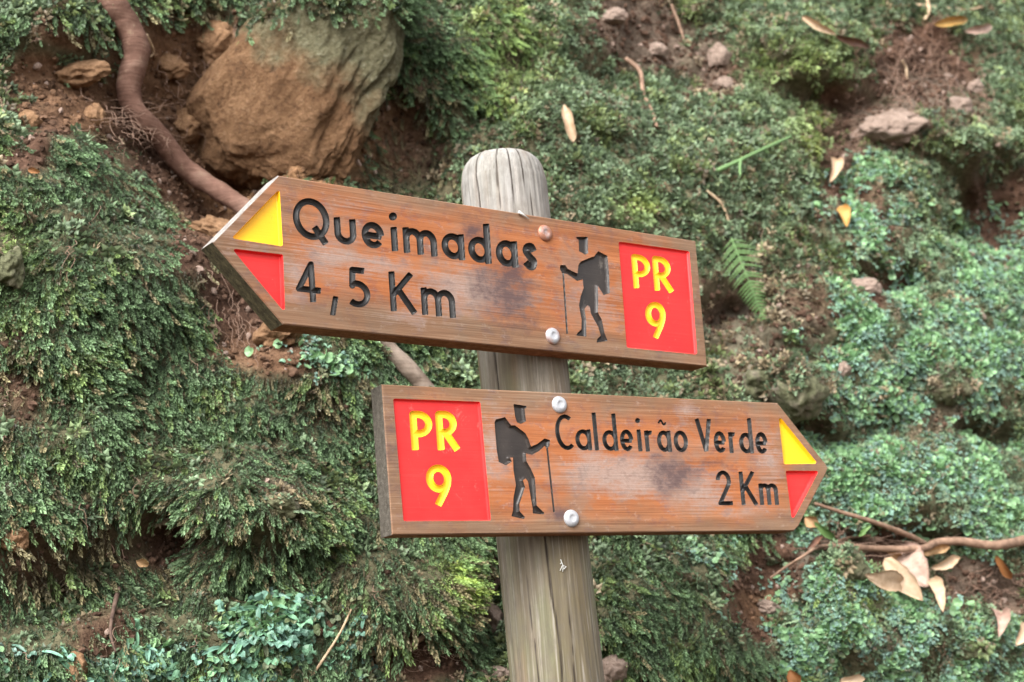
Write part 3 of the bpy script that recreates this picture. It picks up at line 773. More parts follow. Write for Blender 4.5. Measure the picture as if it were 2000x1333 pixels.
def panel(B, name, poly, mat, depth, glyph_loops=(), label=None):
    """a routed, painted recess: sloped wall, flat floor with the letters' openings"""
    sdf = rounded(poly, 3.0); A = np.array(poly)
    V, SD, F, loops = march(sdf, (A[:, 0].min(), A[:, 1].min(), A[:, 0].max(), A[:, 1].max()), 2.0)
    outer = V[loops[0]]
    B.cuts.append(B.loc(outer))
    k = len(outer)
    # shoulders: rim, foot of the wall, floor
    c = A.mean(0)
    def shrink(a):
        T = np.roll(outer, -1, 0) - np.roll(outer, 1, 0); T /= np.linalg.norm(T, axis=1)[:, None] + 1e-9
        N = np.stack([-T[:, 1], T[:, 0]], -1)
        sgn = poly_sd(outer + N * 0.5, outer); N[sgn > 0] *= -1
        return outer + N * a
    VV = []; FF = []; ring = []
    for a, dd in ((0.0, 0.0), (1.0, depth * .55), (2.2, depth * .92), (3.6, depth)):
        L = B.loc(shrink(a)); ring.append(len(VV)); VV += [(p[0], dd, p[1]) for p in L]
    for q in range(3):
        FF += [(ring[q] + i, ring[q] + (i + 1) % k, ring[q + 1] + (i + 1) % k, ring[q + 1] + i) for i in range(k)]
    inner = np.array([(v_[0], v_[2]) for v_ in VV[ring[3]:]])
    pts = [Vector(p) for p in inner]; edges = [(i, (i + 1) % k) for i in range(k)]
    for lp in glyph_loops:
        b0 = len(pts); kk = len(lp); pts += [Vector(p) for p in lp]; edges += [(b0 + i, b0 + (i + 1) % kk) for i in range(kk)]
    r = delaunay_2d_cdt(pts, edges, [], 0, 1e-7)
    V2 = np.array([tuple(v_) for v_ in r[0]]); T = [tuple(f) for f in r[2]]
    C = np.array([V2[list(t)].mean(0) for t in T]); ok = poly_sd(C, inner) < 0
    odd = np.zeros(len(C), bool)
    for lp in glyph_loops: odd ^= poly_sd(C, lp) < 0
    ok &= ~odd; b0 = len(VV); VV += [(p[0], depth, p[1]) for p in V2]
    FF += [tuple(b0 + i for i in t) for t, g in zip(T, ok) if g]
    bm = bmesh.new(); vs = [bm.verts.new(v_) for v_ in VV]
    for f in FF:
        try: bm.faces.new([vs[i] for i in f])
        except ValueError: pass
    bmesh.ops.remove_doubles(bm, verts=bm.verts, dist=1e-6); bmesh.ops.recalc_face_normals(bm, faces=bm.faces)
    bm.verts.index_update()
    V3 = np.array([v_.co[:] for v_ in bm.verts]); F3 = [tuple(v_.index for v_ in f.verts) for f in bm.faces]; bm.free()
    B.children.append((name, V3, F3, mat, label))

# upper board (points left) ------------------------------------------------
def w1(s):
    L = lambda x, y: s.loc(np.array([[x, y]], float))[0]
    def sp(x, y, rx, ry, a): c = L(x, y); return (c[0], c[1], rx * 0.00082, ry * 0.0007, a)
    return (s.out[:, 0].min(), s.out[:, 0].max(), 0.1, [sp(990, 575, 100, 100, 1.15), sp(925, 450, 44, 40, 1.0), sp(1000, 540, 44, 50, 1.2), sp(1075, 690, 40, 26, 0.7), sp(1340, 620, 60, 30, 0.6), sp(500, 560, 60, 60, 0.4)],
            [sp(930, 570, 190, 70, 0.85), sp(650, 505, 90, 60, 0.65), sp(575, 530, 44, 90, 0.6), sp(740, 520, 110, 40, 0.6), sp(1160, 590, 90, 100, 0.5), sp(800, 620, 120, 40, 0.4), sp(480, 470, 60, 60, 0.4), sp(680, 400, 80, 30, 0.3)])
B1 = Board(YAW1, D1, (950, 520), [(543.5, 343), (1359, 471), (1381.6, 716), (553, 634), (415, 473)],
           'upper arrow board pointing left, reading Queimadas 4,5 Km beside a carved hiker', w1)
Z1 = zoom_map(380, 280, 0.34)
b1a = lambda u: 583 + (u - 868) * 0.1365
text(B1, Z1, 0.34, [('u', 804, 931, 152), ('e', 961, 1091, 152), ('i200', 1130, 1168, 140), ('m', 1199, 1394, 148), ('a', 1420, 1553, 150),
                    ('d150', 1571, 1703, 232), ('a', 1732, 1859, 152), ('s', 1884, 1971, 152), ('Q', 567, 778, 240)], b1a, 38, 0.065, BLKP)
b1b = lambda u: 917 + (u - 697) * 0.112
text(B1, Z1, 0.34, [('4', 581, 728, 236), ('5', 880, 1010, 232), ('K', 1122, 1276, 230), ('m', 1304, 1499, 158)], b1b, 36, 0.065, BLKP)
text(B1, Z1, 0.34, [(',', 778, 832, 104, -58)], b1b, 32, 0.0, BLKP)
Zf = zoom_map(880, 280, 540 / 1565)
figure(B1, Zf, 540 / 1565, [[(712, 531), (776, 530), (779, 624), (762, 632), (728, 612), (724, 546), (712, 541)],
    [(620, 690), (650, 690), (664, 712), (718, 738), (724, 690), (737, 670), (800, 644), (812, 642), (835, 611), (888, 638), (897, 740), (902, 850), (866, 860), (834, 806), (836, 900), (834, 958),
     (856, 1000), (872, 1075), (889, 1120), (826, 1130), (832, 1106), (850, 1090), (836, 1040), (796, 968), (788, 926), (775, 918), (758, 938), (768, 1000), (769, 1096), (712, 1090), (718, 1074),
     (741, 1054), (742, 1000), (727, 920), (736, 868), (753, 820), (748, 772), (716, 780), (662, 742), (630, 734), (619, 714)]], [(637, 728), (660, 1078)], 10)
Zp = zoom_map(1180, 450, 0.21)
pg = text(B1, Zp, 0.21, [('P', 282, 452, 318), ('R', 476, 655, 322)], lambda u: 534 + (u - 325) * 0.115, 52, 0.085, YELP, 0.0032, 0.0042, False)
pg += text(B1, Zp, 0.21, [('9', 408, 596, 336)], lambda u: 997, 54, 0.085, YELP, 0.0032, 0.0042, False)
panel(B1, 'red_panel', [(1208, 472), (1346, 491), (1361.6, 692.5), (1224, 679)], REDP, 0.0042, pg)
panel(B1, 'arrow_inlay', [(546, 369), (452, 466), (552.3, 481.5)], YELP, 0.006, label='yellow triangle')
panel(B1, 'arrow_inlay', [(452.5, 485.6), (552.5, 497.5), (556.6, 611)], REDP, 0.006, label='red triangle')
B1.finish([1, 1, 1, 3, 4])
B1.bolt(1064, 456, 0.0125, RUSTY, 'rusted bolt with a bare metal centre'); B1.bolt(1079, 657, 0.0125, HALFR)

# lower board (points right) -----------------------------------------------
def w2(s):
    L = lambda x, y: s.loc(np.array([[x, y]], float))[0]
    def sp(x, y, rx, ry, a): c = L(x, y); return (c[0], c[1], rx * 0.00086, ry * 0.0007, a)
    return (s.out[:, 0].min(), s.out[:, 0].max(), 0.1, [sp(1310, 925, 80, 60, 1.15), sp(1330, 920, 34, 40, 1.2), sp(1095, 1005, 40, 20, 0.9), sp(770, 900, 26, 90, 0.6), sp(1400, 905, 60, 16, 0.7)],
            [sp(1240, 930, 200, 62, 1.05), sp(1160, 915, 80, 70, 0.8), sp(960, 880, 50, 130, 0.65), sp(1360, 960, 110, 66, 0.75), sp(1505, 900, 44, 90, 0.6), sp(1340, 800, 36, 60, 0.5), sp(1450, 1000, 100, 30, 0.4)])
B2 = Board(YAW2, D2, (1150, 905), [(745.8, 751), (1519, 787.4), (1612, 905), (1617.5, 914), (1614, 924), (1560, 1028), (1551, 1037), (766, 1045)],
           'lower arrow board pointing right, reading Caldeirão Verde 2 Km beside a carved hiker', w2)
Z2 = zoom_map(1060, 740, 0.29)
b2a = lambda u: 481 + (u - 175) * 0.019
text(B2, Z2, 0.29, [('C', 88, 210, 240), ('a', 222, 330, 142), ('l', 333, 383, 256), ('d140', 400, 504, 252), ('e', 523, 613, 146), ('i208', 638, 670, 148), ('r', 690, 746, 142),
                    ('a', 772, 868, 144), ('o', 884, 980, 146), ('e', 1155, 1237, 146), ('r', 1255, 1306, 142), ('d140', 1322, 1417, 238), ('e', 1434, 1517, 146), ('V', 1036, 1146, 228)], b2a, 28, 0.095, BLKP)
text(B2, Z2, 0.29, [('~', 774, 834, 34, 186)], lambda u: 497 + (u - 800) * 0.22, 13, 0.0, BLKP)
b2b = lambda u: 853 - (u - 1230) * 0.006
text(B2, Z2, 0.29, [('2', 1174, 1280, 232), ('K', 1332, 1446, 226), ('m', 1460, 1588, 146)], b2b, 28, 0.095, BLKP)
Zg = zoom_map(700, 720, 480 / 1828)
figure(B2, Zg, 480 / 1828, [[(1153, 264), (1250, 279), (1249, 297), (1236, 300), (1247, 394), (1208, 413), (1180, 402), (1166, 360)],
    [(1012, 402), (1022, 380), (1090, 362), (1136, 424), (1166, 424), (1240, 480), (1264, 522), (1284, 582), (1330, 562), (1386, 520), (1426, 534), (1421, 582), (1398, 592), (1386, 576), (1342, 616), (1290, 642),
     (1246, 632), (1250, 690), (1286, 752), (1313, 815), (1319, 900), (1326, 1020), (1384, 1076), (1374, 1086), (1298, 1080), (1296, 1040), (1272, 900), (1262, 842), (1244, 818), (1224, 832), (1240, 884), (1197, 1010),
     (1200, 1064), (1240, 1106), (1230, 1121), (1138, 1100), (1150, 1058), (1154, 960), (1172, 868), (1154, 760), (1150, 662), (1126, 664), (1142, 692), (1098, 722), (1044, 696), (1028, 600)]], [(1403, 584), (1455, 1068)], 14)
pg = text(B2, Zg, 480 / 1828, [('P', 400, 566, 292), ('R', 592, 760, 292)], lambda u: 603, 53, 0.075, YELP, 0.0034, 0.0042, False)
pg += text(B2, Zg, 480 / 1828, [('9', 520, 708, 304)], lambda u: 1015, 54, 0.075, YELP, 0.0034, 0.0042, False)
panel(B2, 'red_panel', [(767.7, 779), (937.6, 785), (958.6, 1017), (788, 1018)], REDP, 0.0042, pg)
panel(B2, 'arrow_inlay', [(1520, 810), (1531, 907), (1597, 906)], YELP, 0.006, label='yellow triangle')
panel(B2, 'arrow_inlay', [(1534.4, 919.8), (1599, 920), (1547, 1018)], REDP, 0.006, label='red triangle')
B2.finish([1, 1, 1, 1, 2, 2, 1, 2])
B2.bolt(1092, 791, 0.0122, ZINC); B2.bolt(1115.5, 1013, 0.0122, ZINC)

# ================================================================== LOOSE ROCKS, ROOT, TWIGS, LEAVES
def rock_mat(name, cs, scale=30, mossy=0.0, bump=0.012):
    m = NT(name); v = m.coord()
    a = m.noise(v, scale, 6, 0.65); b = m.noise(v, scale * 4.5, 4, 0.65); big = m.noise(v, 9, 4, 0.6)
    c = m.ramp(m.math('ADD', m.math('MULTIPLY', a, 0.6), m.math('MULTIPLY', b, 0.4)), [(0.28, cs[0]), (0.5, cs[1]), (0.72, cs[2])])
    if mossy > 0:
        g = m.ramp(m.math('ADD', big, m.math('MULTIPLY', m.math('SUBTRACT', a, 0.5), 0.7)), [(0.62 - 0.3 * mossy, 0.0), (0.80 - 0.3 * mossy, 0.85)])
        c = m.mix(g, c, m.ramp(b, [(0.3, (0.035, 0.042, 0.018)), (0.7, (0.12, 0.13, 0.065))]))
    m.base(c, 0.9, 0.15); m.bump(m.math('ADD', a, m.math('MULTIPLY', b, 0.5)), 0.8, bump); return m.m
TAN = rock_mat('ochre_tuff', ((0.075, 0.040, 0.021), (0.19, 0.108, 0.058), (0.32, 0.195, 0.115)))
BOULD = rock_mat('ochre_boulder', ((0.11, 0.058, 0.028), (0.25, 0.145, 0.075), (0.38, 0.24, 0.14)), 22, 0.35, 0.016)
_m = NT('ochre_boulder_with_green_film'); _v = _m.coord()
_a = _m.noise(_v, 26, 8, 0.68); _b = _m.noise(_v, 110, 6, 0.7); _g = _m.noise(_v, 7, 5, 0.6)
_c = _m.ramp(_m.math('ADD', _m.math('MULTIPLY', _a, 0.5), _m.math('MULTIPLY', _b, 0.5)), [(0.30, (0.075, 0.036, 0.019)), (0.5, (0.205, 0.112, 0.057)), (0.70, (0.33, 0.195, 0.108))])
_s = _m.node('ShaderNodeSeparateXYZ'); _m.link(_v, _s.inputs[0])
_k = _m.math('ADD', _m.math('ADD', _m.math('MULTIPLY', _s.outputs[0], 4.2), _m.math('MULTIPLY', _s.outputs[2], 5.0)), _m.math('MULTIPLY', _m.math('SUBTRACT', _g, 0.22), 2.6))
_p = _m.noise(_v, 48, 8, 0.75)
_c = _m.mix(_m.ramp(_p, [(0.34, 0.7), (0.46, 0.0)]), _c, (0.075, 0.042, 0.024)); _c = _m.mix(_m.ramp(_p, [(0.56, 0.0), (0.68, 0.5)]), _c, (0.36, 0.23, 0.135))
_c = _m.mix(_m.ramp(_k, [(0.15, 0.0), (0.75, 0.82)]), _c, _m.ramp(_b, [(0.3, (0.085, 0.088, 0.045)), (0.55, (0.175, 0.18, 0.11)), (0.72, (0.28, 0.29, 0.21))]))
_m.base(_c, 0.9, 0.15); _m.bump(_m.math('ADD', _m.math('ADD', _m.math('MULTIPLY', _a, 0.5), _p), _m.math('MULTIPLY', _b, 0.6)), 1.0, 0.02); BOULD = _m.m
PINK = rock_mat('pinkish_stone', ((0.10, 0.072, 0.056), (0.22, 0.162, 0.130), (0.34, 0.265, 0.22)))
GREYR = rock_mat('mossy_grey_stone', ((0.07, 0.06, 0.045), (0.19, 0.16, 0.125), (0.34, 0.30, 0.25)), 26, 0.75)
ROCKPTS = []
def rock(px, py, rx, ry, mat, label, ang=0, depth=None, sub=4, rough=0.25, out=0.35, seed=None, name='rock', group=None, squash=1.0, shape=None, mossk=0.0, lump=0.22, facet=0.74):
    p, n = hit(px, py); s = pxm(px, py)
    v = rays((px, py)); v /= np.linalg.norm(v)
    a, b = rx * s, ry * s; d = depth or (a + b) * 0.45
    seed = seed if seed is not None else int(px * 7 + py * 3)
    bm = bmesh.new(); bmesh.ops.create_icosphere(bm, subdivisions=sub, radius=1.0)
    so = Vector((seed * 1.37 % 91, seed * 2.11 % 77, seed * 0.53 % 63))
    for q in bm.verts:
        c = q.co.copy()
        k = mnoise.fractal(c * 1.1 + so, 1.0, 2.1, 5, noise_basis='PERLIN_ORIGINAL') * rough
        k2 = abs(mnoise.noise(c * 2.3 + so)) * rough * 0.8
        f2 = mnoise.fractal(c * 5.0 + so, 1.0, 2.1, 6) * rough * lump
        # knock flat facets off the sphere
        r = 1 + k - k2 + f2
        for fx in range(5):
            nn = Vector((math.sin(seed + fx * 2.4), math.cos(seed * 1.3 + fx * 1.7), math.sin(seed * .7 + fx * 3.1))).normalized()
            dd = c.dot(nn) * r
            if dd > facet: r -= (dd - facet) * 0.8
        q.co = c * r
    th = math.radians(ang)
    X = math.cos(th) * rt - math.sin(th) * up; Y = math.sin(th) * rt + math.cos(th) * up
    V = []
    for q in bm.verts:
        x, y, z = q.co
        if shape:
            x, y = shape(x, y)
            if z < -0.42: z = -0.42 + (z + 0.42) * 0.35       # the weathered face is nearly flat
        V.append(X * x * a + Y * y * b + v * z * d)
    F = [tuple(q.index for q in f.verts)[::-1] for f in bm.faces]; bm.free()
    V = np.array(V)
    ctr = p - v * d * out
    o = obj(name, V, F, mat, loc=tuple(ctr), label=label, cat='rock', group=group)
    nrm = np.array([q.normal[:] for q in o.data.vertices])
    if mossk: ROCKPTS.append((V + ctr, nrm, mossk, (a * b)))
    return o
    return obj(name, V, F, mat, loc=tuple(ctr), label=label, cat='rock', group=group)

# the big boulder: broad mossy head above a tan face tapering to a blunt foot
def bshape(x, y):
    q = (abs(x) ** 4 + abs(y) ** 4) ** (1 / 4); r_ = math.hypot(x, y) + 1e-9
    k = 0.55 + 0.45 * r_ / (q + 1e-9)
    x, y = x * k, y * k
    return x + 0.62 * y, y
boulder = rock(612, 132, 198, 318, BOULD, 'big tan boulder with a greenish upper face, above the left of the upper board', ang=0, depth=0.20, sub=7, rough=0.22, out=0.16, seed=5, facet=0.66, name='boulder', shape=bshape, mossk=0.001, lump=0.5)
for a in [
    (425, 85, 46, 48, TAN, 'knobbly ochre rock hanging between the root and the boulder', 20, 0.6),
    (182, 228, 24, 24, TAN, 'round tan clod on the moss ledge just left of the root', 0, 0.7),
    (330, 130, 40, 26, TAN, 'rough brown lump under the moss just right of the root bend', 10, 0.55),
    (455, 300, 34, 40, TAN, 'crumbly ochre clod wedged between the root and the boulder foot', 30, 0.5),
    (430, 455, 60, 30, TAN, 'pale brown earth clod behind the left tip of the upper board', 10, 0.4),
    (55, 236, 26, 20, TAN, 'brown clod on the moss ledge near the left edge of the photo', 0, 0.7),
    (415, 215, 26, 30, TAN, 'crumbly tan clod right of the root, beside the boulder', 20, 0.6),
    (370, 245, 40, 46, TAN, 'broken ochre lump in the hollow right of the root bend', 40, 0.4),
    (150, 145, 62, 30, TAN, 'flat brown rock under the overhanging moss at upper left', -8, 0.4),
    (540, 655, 55, 34, TAN, 'crusty pale brown rock just below the upper board near its left corner', -8, 0.5),
    (18, 525, 36, 46, GREYR, 'grey rock at the left edge half sunk in moss', 20, 0.5),
    (548, 985, 44, 26, GREYR, 'pale stone showing through the moss mound below the lower board left end', 20, 0.35),
    (1735, 252, 74, 34, PINK, 'large pointed pinkish stone lying on the bank at upper right', -14, 0.6),
    (1405, 112, 26, 24, PINK, 'pinkish stone in the bare soil at top, leftmost of the soil streak', -25, 0.6),
    (1415, 168, 22, 18, PINK, 'small stone below another pinkish stone in the soil streak', 0, 0.6),
    (1282, 98, 26, 15, PINK, 'low pinkish stone in the soil at top centre right', 10, 0.6),
    (1195, 35, 32, 17, PINK, 'flat pale stone in soil near the top edge', -6, 0.5),
    (1875, 212, 28, 28, PINK, 'rounded pink stone on the soil right of the pointed stone', -40, 0.55),
    (1905, 172, 16, 16, PINK, 'small round tan stone at the edge of the rooty soil patch', 0, 0.7),
    (1850, 150, 11, 7, PINK, 'tiny orange-pink pebble in the rooty soil patch', 10, 0.8),
    (1483, 745, 44, 44, GREYR, 'brownish knob of rock above the top edge of the lower board', 10, 0.5),
    (1560, 770, 58, 62, GREYR, 'mossy boulder just above the tip of the lower board', -10, 0.5),
    (1650, 722, 16, 18, PINK, 'small pinkish stone beside the bright liverwort', 0, 0.7),
    (1685, 565, 34, 24, PINK, 'tan stone left of the dark hole in the bank at right', -10, 0.6),
    (1890, 498, 14, 9, PINK, 'small pale pink pebble high on the liverwort at right', 0, 0.7),
    (1915, 620, 12, 10, PINK, 'small grey pebble among the liverwort at far right', 20, 0.7),
    (1855, 760, 46, 38, GREYR, 'rounded mossy stone bulging among the liverwort at right', 10, 0.45),
    (1500, 1190, 32, 20, PINK, 'lumpy tan stone at the foot of the dark soil patch', 10, 0.6),
    (1503, 1098, 12, 10, GREYR, 'small dark grey pebble in the soil under the lower board', 0, 0.8),
    (1530, 1222, 18, 14, GREYR, 'wedge-shaped grey pebble below the lumpy tan stone', 30, 0.7),
    (1650, 1115, 44, 46, GREYR, 'mossy grey stone under the fallen branch left of the dry leaves', 0, 0.4),
    (1195, 1312, 34, 38, PINK, 'smooth pink-brown stone against the right side of the post at the bottom edge', 20, 0.8),
    (962, 1216, 24, 42, PINK, 'pale rock showing just left of the post', -20, 0.6),
    (957, 1174, 9, 9, PINK, 'tiny round pebble between the dark twig and the post', 0, 0.9),
    (970, 1318, 34, 20, PINK, 'pale stone left of the post at the bottom edge', 0, 0.5),
    (148, 1315, 26, 46, TAN, 'upright crusty brown clod among the liverwort at bottom left', 0, 0.5),
    (1885, 1270, 42, 26, GREYR, 'mossy stone at bottom right below the dry leaves', 0, 0.4),
    (30, 1055, 34, 30, TAN, 'brown crumbly clod overhanging at the left edge', -20, 0.5)]:
    rock(a[0], a[1], a[2], a[3], a[4], a[5], a[6], out=a[7] - 0.25, sub=5 if a[2] > 28 else 4, rough=0.36, mossk=1.0 if a[4] is GREYR else 0)

# ---- the big root
m = NT('root_bark'); v = m.coord()
rr_ = m.noise(m.coord('Object', (30, 30, 30)), 1.0, 5, 0.6); rs = m.noise(m.coord('Object', (14, 14, 210), (0, 0.25, 0)), 1.0, 4, 0.6, 0.3)
run = m.node('ShaderNodeAttribute', attribute_name='run')
rc = m.ramp(m.math('ADD', m.math('MULTIPLY', rr_, 0.65), m.math('MULTIPLY', rs, 0.35)), [(0.25, (0.062, 0.031, 0.022)), (0.5, (0.135, 0.072, 0.052)), (0.75, (0.22, 0.14, 0.105))])
rg = m.ramp(rr_, [(0.3, (0.15, 0.11, 0.085)), (0.7, (0.32, 0.26, 0.21))])      # the lower, older bark is paler
rc = m.mix(m.ramp(run.outputs['Fac'], [(0.60, 0.0), (0.74, 0.9)]), rc, rg)
rc = m.mix(m.ramp(m.noise(m.coord('Object', (60, 60, 60)), 1.0, 5, 0.7), [(0.60, 0.0), (0.70, 0.7)]), rc, (0.24, 0.165, 0.11))
m.base(rc, 0.85, 0.2)
m.bump(m.math('ADD', m.math('MULTIPLY', rs, 0.5), rr_), 0.8, 0.005); ROOTM = m.m
RP = [(190, -60, 0.02, 29), (218, 5, 0.03, 29), (248, 50, 0.05, 27), (268, 100, 0.07, 26), (256, 145, 0.09, 25.5), (252, 185, 0.11, 24), (272, 228, 0.12, 23), (312, 268, 0.11, 23), (345, 312, 0.10, 22), (390, 350, 0.10, 22), (450, 388, 0.09, 21), (520, 440, 0.06, 21), (620, 540, 0.05, 20), (700, 620, 0.045, 20), (768, 690, 0.04, 20), (822, 748, 0.03, 21), (880, 820, -0.02, 19), (940, 900, -0.06, 13)]
ctrl = [at(x, y, 0.0) - rays((x, y)) * o_ * 0.6 for x, y, o_, r_ in RP]
# keep the root a smooth run in depth instead of following each hollow
cp = np.array(ctrl); sm = cp.copy()
dist = np.linalg.norm(cp - CAM, axis=1)
ds = dist.copy()
for _ in range(4): ds[1:-1] = 0.25 * ds[:-2] + 0.5 * ds[1:-1] + 0.25 * ds[2:]
ds = np.minimum(ds, dist + 0.01)
for i, (x, y, o_, r_) in enumerate(RP):
    vv = rays((x, y)); sm[i] = CAM + vv / np.linalg.norm(vv) * ds[i]
rad = np.array([r_ * ds[i] / FPX for i, (x, y, o_, r_) in enumerate(RP)])
n_ = 150
PTS = spline(sm, n_); RAD = np.interp(np.linspace(0, 1, n_), np.linspace(0, 1, len(rad)), rad)
RAD = RAD * (1 + 0.025 * np.sin(np.linspace(0, 90, n_)) + 0.10 * np.array([mnoise.noise(Vector((i * 0.21, 0, 0))) for i in range(n_)]))
RAD = RAD * np.linspace(0.95, 0.82, n_)
V, F = tube(PTS, RAD, 20, 0.01)
o0 = PTS[0].copy()
nrt = np.array([mnoise.fractal(Vector(p * 38), 1.0, 2.0, 4) for p in V]); ctrl_ = np.repeat(PTS, 20, 0)
V = ctrl_ + (V - ctrl_) * (1 + 0.09 * nrt)[:, None]
ro = obj('tree_root', V - o0, F, ROOTM, loc=tuple(o0), label='thick brown tree root snaking down from the upper left and passing behind the upper board', cat='root')
a = ro.data.attributes.new('run', 'FLOAT', 'POINT'); a.data.foreach_set('value', np.repeat(np.linspace(0, 1, n_), 20).astype(np.float32))

# ---- twigs
m = NT('twig_bark'); a = m.noise(m.coord('Object', (60, 60, 60)), 1.0, 4)
m.base(m.ramp(a, [(0.3, (0.12, 0.07, 0.045)), (0.7, (0.30, 0.19, 0.13))]), 0.7, 0.3); m.bump(a, 0.4, 0.002); TWIG = m.m
m = NT('dark_twig_bark'); a = m.noise(m.coord('Object', (60, 60, 60)), 1.0, 4)
m.base(m.ramp(a, [(0.3, (0.045, 0.028, 0.022)), (0.7, (0.13, 0.085, 0.065))]), 0.8, 0.2); DTWIG = m.m
m = NT('straw'); a = m.noise(m.coord('Object', (60, 60, 60)), 1.0, 4)
m.base(m.ramp(a, [(0.3, (0.30, 0.20, 0.12)), (0.7, (0.50, 0.38, 0.25))]), 0.6, 0.3); STRAW = m.m
def twig_path(pts, lift=0.012, n=30):
    P = np.array([at(x, y) for x, y in pts]); d = np.linalg.norm(P - CAM, axis=1)
    t = np.linspace(0, 1, len(pts)); A = np.polyfit(t, d, min(2, len(pts) - 1)); dd = np.minimum(np.polyval(A, t), d) - lift
    Q = np.array([CAM + (rays(p) / np.linalg.norm(rays(p))) * k for p, k in zip(pts, dd)])
    return spline(Q, n)
def twig(branches, mat, label, name='twig', cat='twig', lift=0.012, jit=0.08):
    parts = []
    first = None
    for pts, r0, r1 in branches:
        P = twig_path(pts, lift, max(14, len(pts) * 7)); s = np.linalg.norm(P[0] - CAM) / FPX
        if first is None: first = P[0].copy()
        parts.append(tube(P, np.linspace(r0 * s, r1 * s, len(P)), 8, jit))
    V, F = merge(parts)
    return obj(name, V - first, F, mat, loc=tuple(first), label=label, cat=cat)
root_o = twig([([(2060, 1040), (2000, 1056), (1940, 1066), (1880, 1058), (1830, 1060), (1800, 1072), (1720, 1072), (1620, 1066)], 10, 5),
      ([(1812, 1066), (1770, 1044), (1700, 1018), (1640, 1000), (1592, 984)], 6, 3), ([(1640, 1066), (1600, 1068), (1570, 1086), (1535, 1108), (1504, 1130)], 4, 2)],
     TWIG, 'forked brown fallen branch lying across the leaves at the lower right', 'branch', 'branch', 0.05)
for pts, r0, r1, mt, lb in [
    ([(1700, 1046), (1660, 1050), (1630, 1060), (1580, 1080)], 3, 2, TWIG, 'thin curved twig just above the forked branch'),
    ([(1222, 115), (1250, 140), (1256, 180), (1272, 215), (1283, 248)], 5, 3, TWIG, 'wavy brown twig hanging over the moss above the upper board'),
    ([(1310, 10), (1325, 45), (1338, 85)], 4, 2, TWIG, 'short straight twig in the soil near the top edge'),
    ([(592, 1345), (630, 1290), (665, 1235), (692, 1178)], 3, 2, STRAW, 'pale straw leaning upward at the bottom left of the post'),
    ([(232, 1150), (222, 1190), (216, 1235), (226, 1275)], 5, 2, DTWIG, 'dark bent twig hanging in the hollow at lower left'),
    ([(975, 1136), (955, 1160), (938, 1180), (925, 1196)], 8, 6, DTWIG, 'dark stick poking out behind the left side of the post'),
    ([(800, 1262), (815, 1252), (835, 1240)], 7, 4, TWIG, 'short stub of root in the bare soil left of the post'),
    ([(1810, 0), (1814, 22), (1806, 40)], 4, 3, STRAW, 'pale crooked twig at the top right edge'),
    ([(1762, 118), (1770, 135), (1771, 160)], 3, 2, STRAW, 'short pale twig in the rooty soil patch'),
    ([(1866, 150), (1872, 172), (1888, 192), (1895, 204)], 3, 2, DTWIG, 'thin dark rootlet beside the pink stone at upper right'),
    ([(1790, 10), (1880, 20), (1920, 14)], 3, 2, STRAW, 'long thin twig lying flat along the top right edge'),
    ([(1380, 372), (1410, 400), (1426, 440)], 3, 2, STRAW, 'thin brown stem left of the fern frond'),
    ([(1255, 1290), (1252, 1335)], 2.5, 2, STRAW, 'thin grey stem right of the post at the bottom edge'),
    ([(285, 68), (300, 100), (294, 112)], 4, 1.5, STRAW, 'peeling pale fibre on the right side of the root bend')]:
    twig([(pts, r0, r1)], mt, lb)

# ---- green sprig and fern
m = NT('fresh_green_stem'); m.base((0.12, 0.21, 0.08), 0.6, 0.3); GSTEM = m.m
def leaf_mat(name, c0, c1, trans=0.3, rough=0.5, spot=None):
    m = NT(name); a = m.noise(m.coord('Object', (40, 40, 40)), 1.0, 5, 0.6)
    c = m.ramp(a, [(0.3, c0), (0.7, c1)])
    if spot: c = m.mix(m.ramp(m.noise(m.coord('Object', (22, 22, 22)), 1.0, 4), [(0.46, 0.0), (0.64, 0.85)]), c, spot); c = m.mix(m.ramp(m.noise(m.coord('Object', (170, 170, 170)), 1.0, 3), [(0.60, 0.0), (0.68, 0.6)]), c, spot)
    m.base(c, rough, 0.35); m.bump(a, 0.4, 0.002)
    if trans:
        t = m.node('ShaderNodeBsdfTranslucent'); x = m.node('ShaderNodeMixShader'); x.inputs[0].default_value = trans
        m.link(c, t.inputs['Color']); m.link(m.b.outputs[0], x.inputs[1]); m.link(t.outputs[0], x.inputs[2]); m.link(x.outputs[0], m.out.inputs[0])
    return m.m
FERN = leaf_mat('fern_green', (0.09, 0.17, 0.055), (0.16, 0.27, 0.10), 0.35)
twig([([(1400, 334), (1440, 316), (1490, 292), (1545, 267)], 5, 3), ([(1446, 314), (1445, 330), (1446, 344)], 3.5, 2), ([(1492, 292), (1500, 300)], 3, 2)], GSTEM,
     'bright green leafless sprig lying on the moss to the upper right of the upper board', 'green_sprig', 'sprig', 0.05, 0.03)
f0 = at(1428, 465, 0.04); f1 = at(1455, 530, 0.10); f2 = at(1490, 622, 0.07)
fe = empty('fern', tuple(f0), 'small bright green fern frond hanging down right of the upper board', 'fern')
FP = spline([f0 - f0, f1 - f0, f2 - f0], 30)
Vt, Ft = tube(FP, np.linspace(0.0016, 0.0006, 30), 5); obj('stem', Vt, Ft, GSTEM, fe)
